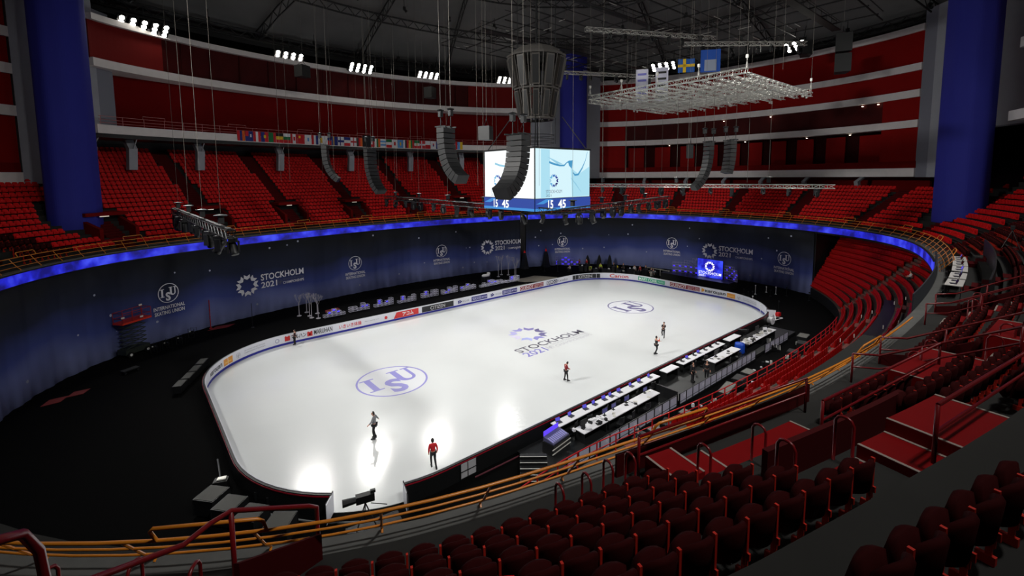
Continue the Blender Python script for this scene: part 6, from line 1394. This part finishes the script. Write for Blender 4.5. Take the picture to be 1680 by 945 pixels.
# dark pipe grid and catwalk hung below the roof over the far half of the rink
pg = thing('pipe_grid', (4, -20, 37.0), 'dark theatre pipe grid and catwalks hung under the roof above the silver truss grid', 'pipe grid')
b = MB()
for k in range(10): b.bar((0, 5*k, .25*math.sin(k)), (38, 5*k, .25*math.sin(k)), .09, 5); b.bar((0, 5*k, 1.1), (38, 5*k, 1.1), .05, 4)
for k in range(9): b.bar((4.5*k, 0, .35), (4.5*k, 45, .35), .09, 5)
b.build('pipes', mat('roof_steel', (30, 30, 31), .6), pg)
for k in (1, 4, 7):
    b = MB(); b.box((19, 5*k, -.1), (38, 1.0, .08)); 
    for s_ in (-.5, .5):
        b.bar((0, 5*k+s_, .9), (38, 5*k+s_, .9), .03, 4)
        for j in range(20): b.bar((2*j, 5*k+s_, 0), (2*j, 5*k+s_, .9), .02, 3)
    b.build('catwalk', mat('roof_steel', (30, 30, 31), .6), pg)
b = MB()
rs = random.Random(77)
for k in range(46):
    x = rs.uniform(1, 37); y = rs.uniform(1, 44); l = rs.uniform(.6, 2.2); a = rs.choice((0, PI/2)); b.bar((x, y, -.3), (x+l*math.cos(a), y+l*math.sin(a), -.3), .035, 4)
b.build('glint_bars', mat('glint_pale', (220, 218, 210), .3, metal=.3), pg)  # short pale bars strewn at random as light glints among the pipes
# ================================================================ PEOPLE
def skin_mesh(name, verts, edges, radii, m, parent, root=0, sub=1):
    me = bpy.data.meshes.new(name); me.from_pydata(verts, edges, []); me.update(); o = bpy.data.objects.new(name, me); COL.objects.link(o); o.parent = parent
    mo = o.modifiers.new('s', 'SKIN'); sk = me.skin_vertices[0].data if me.skin_vertices else None
    if sk is None:
        bm = bmesh.new(); bm.from_mesh(me); bm.verts.layers.skin.verify(); bm.to_mesh(me); bm.free(); sk = me.skin_vertices[0].data
    for i, r_ in enumerate(radii): sk[i].radius = (r_, r_) if not isinstance(r_, tuple) else r_
    sk[root].use_root = True; mo.use_smooth_shade = True
    s2 = o.modifiers.new('d', 'SUBSURF'); s2.levels = sub; s2.render_levels = sub
    me.materials.append(m); return o
DEF = dict(pel=(0, 0, .95), wst=(0, 0, 1.08), chs=(0, 0, 1.28), nk=(0, 0, 1.45), hd=(0, .01, 1.56), tp=(0, .015, 1.68), sL=(-.17, 0, 1.40), sR=(.17, 0, 1.40), eL=(-.24, .0, 1.13), eR=(.24, 0, 1.13), wL=(-.26, .08, .90), wR=(.26, .08, .90), hL=(-.09, 0, .90), hR=(.09, 0, .90), kL=(-.10, .03, .50), kR=(.10, .03, .50), aL=(-.10, 0, .10), aR=(.10, 0, .10), tL=(-.10, .14, .05), tR=(.10, .14, .05))
M_skin = mat('skin_tone', (206, 156, 132), .6); M_hair = mat('dark_hair', (24, 18, 16), .6); M_boot = mat('black_boot', (16, 16, 18), .4); M_blade = mat('skate_blade', (190, 190, 196), .25, metal=.9)
def hand(V, Ed, Rd, wi, w_, d, side):
    d = np.array(d, float); d /= np.linalg.norm(d); w_ = np.array(w_); up_ = np.array([0, 1., 0]) if abs(d[1]) < .8 else np.array([0, 0, 1.]); x = np.cross(d, up_); x /= np.linalg.norm(x); n_ = np.cross(x, d)
    palm = len(V); V.append(tuple(w_+d*.07)); Ed.append((wi, palm)); Rd.append((.032, .018))
    for k, (off, ln_) in enumerate(((-.030, .065), (-.010, .078), (.010, .074), (.030, .058))):
        p0 = w_+d*.09+x*off; p1 = p0+d*ln_*.5; p2 = p0+d*ln_*.9+n_*.02
        i = len(V); V += [tuple(p0), tuple(p1), tuple(p2)]; Ed += [(palm, i), (i, i+1), (i+1, i+2)]; Rd += [.009, .009, .007]
    i = len(V); V += [tuple(w_+d*.045-x*.035*side), tuple(w_+d*.075-x*.055*side)]; Ed += [(wi, i), (i, i+1)]; Rd += [.010, .008]
def person(loc, rz, label, pose=None, top=(180, 30, 40), legs=(18, 18, 22), hair=True, skates=True, sleeves=None, group=None, hat=None, detail=True, sc=1., shoe=None, cap=None):
    J = dict(DEF); J.update(pose or {}); e = thing('person', loc, label, 'person', group, rz); e.scale = (sc, sc, sc)
    ns = ['pel', 'wst', 'chs', 'nk', 'hd', 'tp', 'sL', 'eL', 'wL', 'sR', 'eR', 'wR', 'hL', 'kL', 'aL', 'tL', 'hR', 'kR', 'aR', 'tR']; V = [J[n_] for n_ in ns]; ix = {n_: i for i, n_ in enumerate(ns)}
    Ed = [(ix[a], ix[b_]) for a, b_ in (('pel', 'wst'), ('wst', 'chs'), ('chs', 'nk'), ('nk', 'hd'), ('hd', 'tp'), ('chs', 'sL'), ('sL', 'eL'), ('eL', 'wL'), ('chs', 'sR'), ('sR', 'eR'), ('eR', 'wR'), ('pel', 'hL'), ('hL', 'kL'), ('kL', 'aL'), ('aL', 'tL'), ('pel', 'hR'), ('hR', 'kR'), ('kR', 'aR'), ('aR', 'tR'))]
    rd = dict(pel=(.13, .095), wst=(.115, .085), chs=(.14, .10), nk=.05, hd=(.078, .09), tp=(.062, .075), sL=.058, sR=.058, eL=.040, eR=.040, wL=.027, wR=.027, hL=.082, hR=.082, kL=.055, kR=.055, aL=.036, aR=.036, tL=.03, tR=.03); Rd = [rd[n_] for n_ in ns]
    # nose as part of the head
    hd = np.array(J['hd']); tp = np.array(J['tp']); fwd = np.array(J.get('face', (0, 1, 0)), float); fwd /= np.linalg.norm(fwd)
    i = len(V); V.append(tuple(hd+fwd*.105+(tp-hd)*.25)); Ed.append((ix['hd'], i)); Rd.append(.014)
    for s, a, b_ in ((1, 'wL', 'eL'), (-1, 'wR', 'eR')): hand(V, Ed, Rd, ix[a], J[a], np.array(J[a])-np.array(J[b_]), s)
    skin_mesh('body', V, Ed, Rd, M_skin, e, 0, 1)
    g = 1.2
    def part(nm, names, links, m, gg=g, extra=None):
        vv = [J[n_] for n_ in names]; id_ = {n_: i for i, n_ in enumerate(names)}; rr = [tuple(np.array(rd[n_] if isinstance(rd[n_], tuple) else (rd[n_],)*2)*gg+.006) for n_ in names]
        return skin_mesh(nm, vv, [(id_[a], id_[b_]) for a, b_ in links], rr, m, e, 0, 1)
    mt = mat('cloth_%d_%d_%d' % top, top, .8); ml_ = mat('cloth_%d_%d_%d' % legs, legs, .8)
    part('jacket', ['chs', 'wst', 'pel', 'sL', 'eL', 'wL', 'sR', 'eR', 'wR'] if not sleeves else ['chs', 'wst', 'pel', 'sL', 'sR'], [('chs', 'wst'), ('wst', 'pel'), ('chs', 'sL'), ('chs', 'sR')]+([('sL', 'eL'), ('eL', 'wL'), ('sR', 'eR'), ('eR', 'wR')] if not sleeves else []), mt)
    if sleeves:
        for s in 'LR': part('sleeve', ['s'+s, 'e'+s, 'w'+s], [('s'+s, 'e'+s), ('e'+s, 'w'+s)], mat('cloth_%d_%d_%d' % sleeves, sleeves, .8), 1.2)
    part('trousers', ['pel', 'hL', 'kL', 'aL', 'hR', 'kR', 'aR'], [('pel', 'hL'), ('hL', 'kL'), ('kL', 'aL'), ('pel', 'hR'), ('hR', 'kR'), ('kR', 'aR')], ml_)
    for s in 'LR':
        a = np.array(J['a'+s]); t = np.array(J['t'+s]); d = t-a; d[2] = 0; ang = math.atan2(d[1], d[0]); L = np.linalg.norm(t-a)
        b = MB(); ax = ((math.cos(ang), math.sin(ang), 0), (-math.sin(ang), math.cos(ang), 0), (0, 0, 1)); c = a+(t-a)*.45; base = min(a[2], t[2])
        b.loft([[tuple(c[i]+ax[0][i]*x+ax[1][i]*y+ax[2][i]*(z) for i in range(3)) for y, z in ((-.045, -.04), (.045, -.04), (.04, hh), (-.04, hh))] for x, hh in ((-.14, .10), (-.06, .13), (.03, .05), (.14, .0))]); o = b.build('skate_boot' if skates else 'shoe', M_boot if not shoe else mat('shoe_%d' % shoe[0], shoe, .5), e, smooth=False)
        if skates: b = MB(); b.box(tuple(c+np.array([0, 0, -.062])), (.29, .012, .045), ax=ax); b.build('blade', M_blade, o)
    if hair:
        b = MB(); up_ = (tp-hd)/np.linalg.norm(tp-hd); X = np.cross(fwd, up_); c = hd+up_*.045-fwd*.018
        b.lathe([(0, .125), (.05, .115), (.085, .07), (.096, .01), (.09, -.05), (.07, -.09), (0, -.09)], (0, 0, 0), 14); vv = []
        for x, y, z in b.v: vv.append(tuple(c[i]+X[i]*x+fwd[i]*(y if y < .03 else y*.35)+up_[i]*(z+.0) for i in range(3)))
        b.v = vv; b.build('hair' if not cap else 'cap', M_hair if not cap else mat('cap_%d' % cap[0], cap, .6), e, smooth=True)
    if detail:
        up_ = (tp-hd)/np.linalg.norm(tp-hd); X = np.cross(fwd, up_)
        for s in (-1, 1):
            b = MB(); b.lathe([(0, -.008), (.008, 0), (0, .008)], tuple(hd+fwd*.082+X*.03*s+up_*.045), 6); b.build('eye', M_hair, e)
            b = MB(); b.lathe([(0, -.03), (.014, -.01), (.016, .015), (0, .03)], tuple(hd+X*.088*s+up_*.025), 6); b.build('ear', M_skin, e)
        b = MB(); b.box(tuple(hd+fwd*.083-up_*.03), (.045, .012, .008), ax=(tuple(X), tuple(fwd), tuple(up_))); b.build('mouth', mat('lip', (150, 80, 76), .6), e)
    return e
def facing(loc, toward): return math.atan2(toward[1]-loc[1], toward[0]-loc[0])-PI/2
CV = facing((-22, -8), CAMP)     # turned to the camera
# skater in grey, arms spread, torso leaning
person((-22.3, -8.0, .06), R(140)-PI/2, 'person in a grey shirt and black trousers skating with both arms held out', dict(eL=(-.37, .06, 1.22), wL=(-.60, .14, 1.20), eR=(.36, -.04, 1.20), wR=(.56, -.08, .98), nk=(0, .02, 1.46), hd=(-.01, .06, 1.57), tp=(-.01, .08, 1.69), kL=(-.11, .05, .50), aL=(-.14, -.02, .1), tL=(-.16, .14, .05), kR=(.10, .10, .50), aR=(.08, -.02, .1), tR=(.10, .15, .05), face=(-.3, 1, 0)), top=(122, 124, 128), sc=1.1)
person((-20.9, -13.2, .06), R(70)-PI/2, 'person in a bright red jacket and black leggings gliding along the near boards', dict(eL=(-.25, -.06, 1.14), wL=(-.24, .02, .90), eR=(.24, -.1, 1.14), wR=(.22, -.02, .92), kL=(-.10, .16, .52), aL=(-.11, -.02, .14), tL=(-.11, .12, .08), kR=(.10, -.02, .50), aR=(.12, -.30, .12), tR=(.12, -.17, .05), nk=(0, .04, 1.45), hd=(0, .09, 1.55), tp=(0, .12, 1.67), wst=(0, .0, 1.08), chs=(0, .03, 1.28)), top=(196, 20, 30), sc=1.03)
person((-6.3, -10.3, .06), R(-20)-PI/2, 'person in a dark red jacket standing still on the ice with head bowed', dict(eL=(-.22, .08, 1.14), wL=(-.10, .26, 1.05), eR=(.22, .08, 1.14), wR=(.10, .26, 1.05), nk=(0, .04, 1.44), hd=(0, .12, 1.52), tp=(0, .19, 1.62), face=(0, .8, -.6), aL=(-.14, -.08, .1), tL=(-.15, .06, .05), aR=(.14, .1, .1), tR=(.16, .24, .05), kL=(-.12, -.02, .5), kR=(.12, .08, .5)), top=(134, 28, 40))
person((4.6, -12.0, .06), R(-30)-PI/2, 'person in black with orange sleeves on the ice, one arm stretched out', dict(eL=(-.28, .2, 1.18), wL=(-.30, .5, 1.10), eR=(.20, .16, 1.26), wR=(.12, .20, 1.46), kL=(-.08, .12, .54), aL=(-.02, -.04, .12), tL=(-.02, .1, .06), kR=(.08, .02, .50), aR=(.02, -.16, .1), tR=(.02, -.02, .05)), top=(24, 24, 28), sleeves=(214, 70, 44), sc=1.08)
person((9.2, -9.9, .06), R(200)-PI/2, 'person all in black on one skate, body leaning and free leg bent', dict(pel=(0, .0, .95), wst=(0, -.04, 1.07), chs=(0, -.12, 1.26), nk=(0, -.2, 1.42), hd=(0, -.24, 1.53), tp=(0, -.28, 1.64), sL=(-.16, -.18, 1.36), sR=(.16, -.18, 1.36), eL=(-.2, -.1, 1.18), wL=(-.08, .02, 1.2), eR=(.2, -.1, 1.18), wR=(.08, .02, 1.2), kR=(.10, .22, .62), aR=(.10, -.06, .36), tR=(.10, .06, .30)), top=(22, 22, 26))
person((-21.3, 14.2, .06), R(150)-PI/2, 'person in a red and black top leaning back on the far boards of the ice', dict(eL=(-.28, -.1, 1.18), wL=(-.42, -.2, 1.05), eR=(.28, -.06, 1.2), wR=(.14, .14, 1.12), kL=(-.10, .08, .48), kR=(.10, .02, .48)), top=(96, 24, 28), sleeves=(22, 22, 26), sc=.95)
# stage people in the far corner and on the stands
rs = random.Random(31); cols = [(190, 30, 36), (24, 24, 28), (150, 26, 34), (60, 60, 66), (30, 34, 46)]
PPL = [((31.9, 22.2), (180, 26, 36), 'person in a plain red jacket standing beside the clad mast and violet wall'), ((33.0, 21.3), (196, 40, 44), 'person in a red jacket with white badge before the violet frame wall'), ((30.4, 17.9), (196, 222, 70), 'person in a lime-yellow vest bending behind the far boards'), ((31.6, 16.8), (190, 214, 60), 'person in a lime-yellow vest standing behind the far boards'), ((27.6, 20.6), (200, 200, 204), 'person in white and black seated at the table of the interview corner'), ((33.9, 15.6), (26, 26, 30), 'person in dark clothes before the curtain, beside the lime-yellow vests'), ((34.6, 14.0), (30, 30, 36), 'person in dark clothes standing beside the yellow ring'), ((34.4, 11.5), (190, 190, 192), 'person in a pale top behind the curved end boards'), ((34.8, 10.6), (150, 24, 30), 'person in a dark red coat behind the curved end boards'), ((35.9, 10.2), (24, 26, 34), 'person in black behind the person in the dark red coat'), ((34.7, 8.3), (40, 40, 46), 'person in grey-black with pale trousers near the barrier line'), ((34.0, 7.4), (80, 84, 92), 'person in a grey top near the barrier line, closest to the podium')]
for k, ((x, y), c, l) in enumerate(PPL):
    sit = 'seated' in l; ben = 'bending' in l
    pz = dict(pel=(0, 0, .55), wst=(0, .02, .68), chs=(0, .05, .88), nk=(0, .08, 1.05), hd=(0, .1, 1.16), tp=(0, .11, 1.28), sL=(-.17, .05, 1.0), sR=(.17, .05, 1.0), eL=(-.24, .12, .8), eR=(.24, .12, .8), wL=(-.2, .34, .78), wR=(.2, .34, .78), hL=(-.09, .05, .52), hR=(.09, .05, .52), kL=(-.10, .42, .50), kR=(.10, .42, .50), aL=(-.1, .42, .1), aR=(.1, .42, .1), tL=(-.1, .56, .05), tR=(.1, .56, .05)) if sit else (dict(wst=(0, .12, 1.03), chs=(0, .34, 1.10), nk=(0, .52, 1.12), hd=(0, .62, 1.08), tp=(0, .70, 1.02), sL=(-.17, .44, 1.10), sR=(.17, .44, 1.10), eL=(-.2, .48, .84), eR=(.2, .48, .84), wL=(-.15, .55, .6), wR=(.15, .55, .6)) if ben else {})
    if ben: pz['face'] = (0, .3, -1)
    person((x, y, FZ), rs.uniform(1.2, 2.6), l, pz, top=c, legs=(28, 28, 34) if k != 10 else (170, 168, 160), skates=False, group='people behind the far boards', detail=False)
    if sit:
        o = small_box((x, y, FZ), (.5, .5, .42), 0, M_blk2, 'black_stool', 'black stool under the person in white and black', 'stool', None)
for k, (loc, c, l, h) in enumerate((((-10.3, -20.3, FZ), (34, 36, 40), 'person in dark clothes by the flight cases behind the grey partition', 1.), ((2.4, -18.2, PZ), (26, 26, 30), 'person in black standing on the podium by the open floor', 1.), ((1.2, -17.6, PZ), (30, 30, 34), 'person in black leaning over gear on the podium', 1.))):
    person(loc, 1.0+k, l, None, top=c, skates=False, detail=False)
for k, (i, r, l) in enumerate(((60, 6, 'person in dark clothes sitting in the lower red stand near the yellow rail'), (88, 8, 'person in black and white sitting high in the lower red stand'))):
    p = LP(i, r, .35, LZ0+r*LZR); n_ = FR[i]-BKP[i]
    person((p[0], p[1], p[2]-.02), math.atan2(n_[1], n_[0])-PI/2, l, dict(pel=(0, 0, .50), wst=(0, .02, .62), chs=(0, .05, .82), nk=(0, .08, .99), hd=(0, .1, 1.10), tp=(0, .11, 1.22), sL=(-.17, .05, .94), sR=(.17, .05, .94), eL=(-.24, .12, .72), eR=(.24, .12, .72), wL=(-.2, .34, .64), wR=(.2, .34, .64), hL=(-.09, .05, .47), hR=(.09, .05, .47), kL=(-.10, .42, .46), kR=(.10, .42, .46), aL=(-.1, .42, .08), aR=(.1, .42, .08), tL=(-.1, .56, .05), tR=(.1, .56, .05)), top=(40, 42, 48) if k == 0 else (210, 210, 208), skates=False, detail=False)
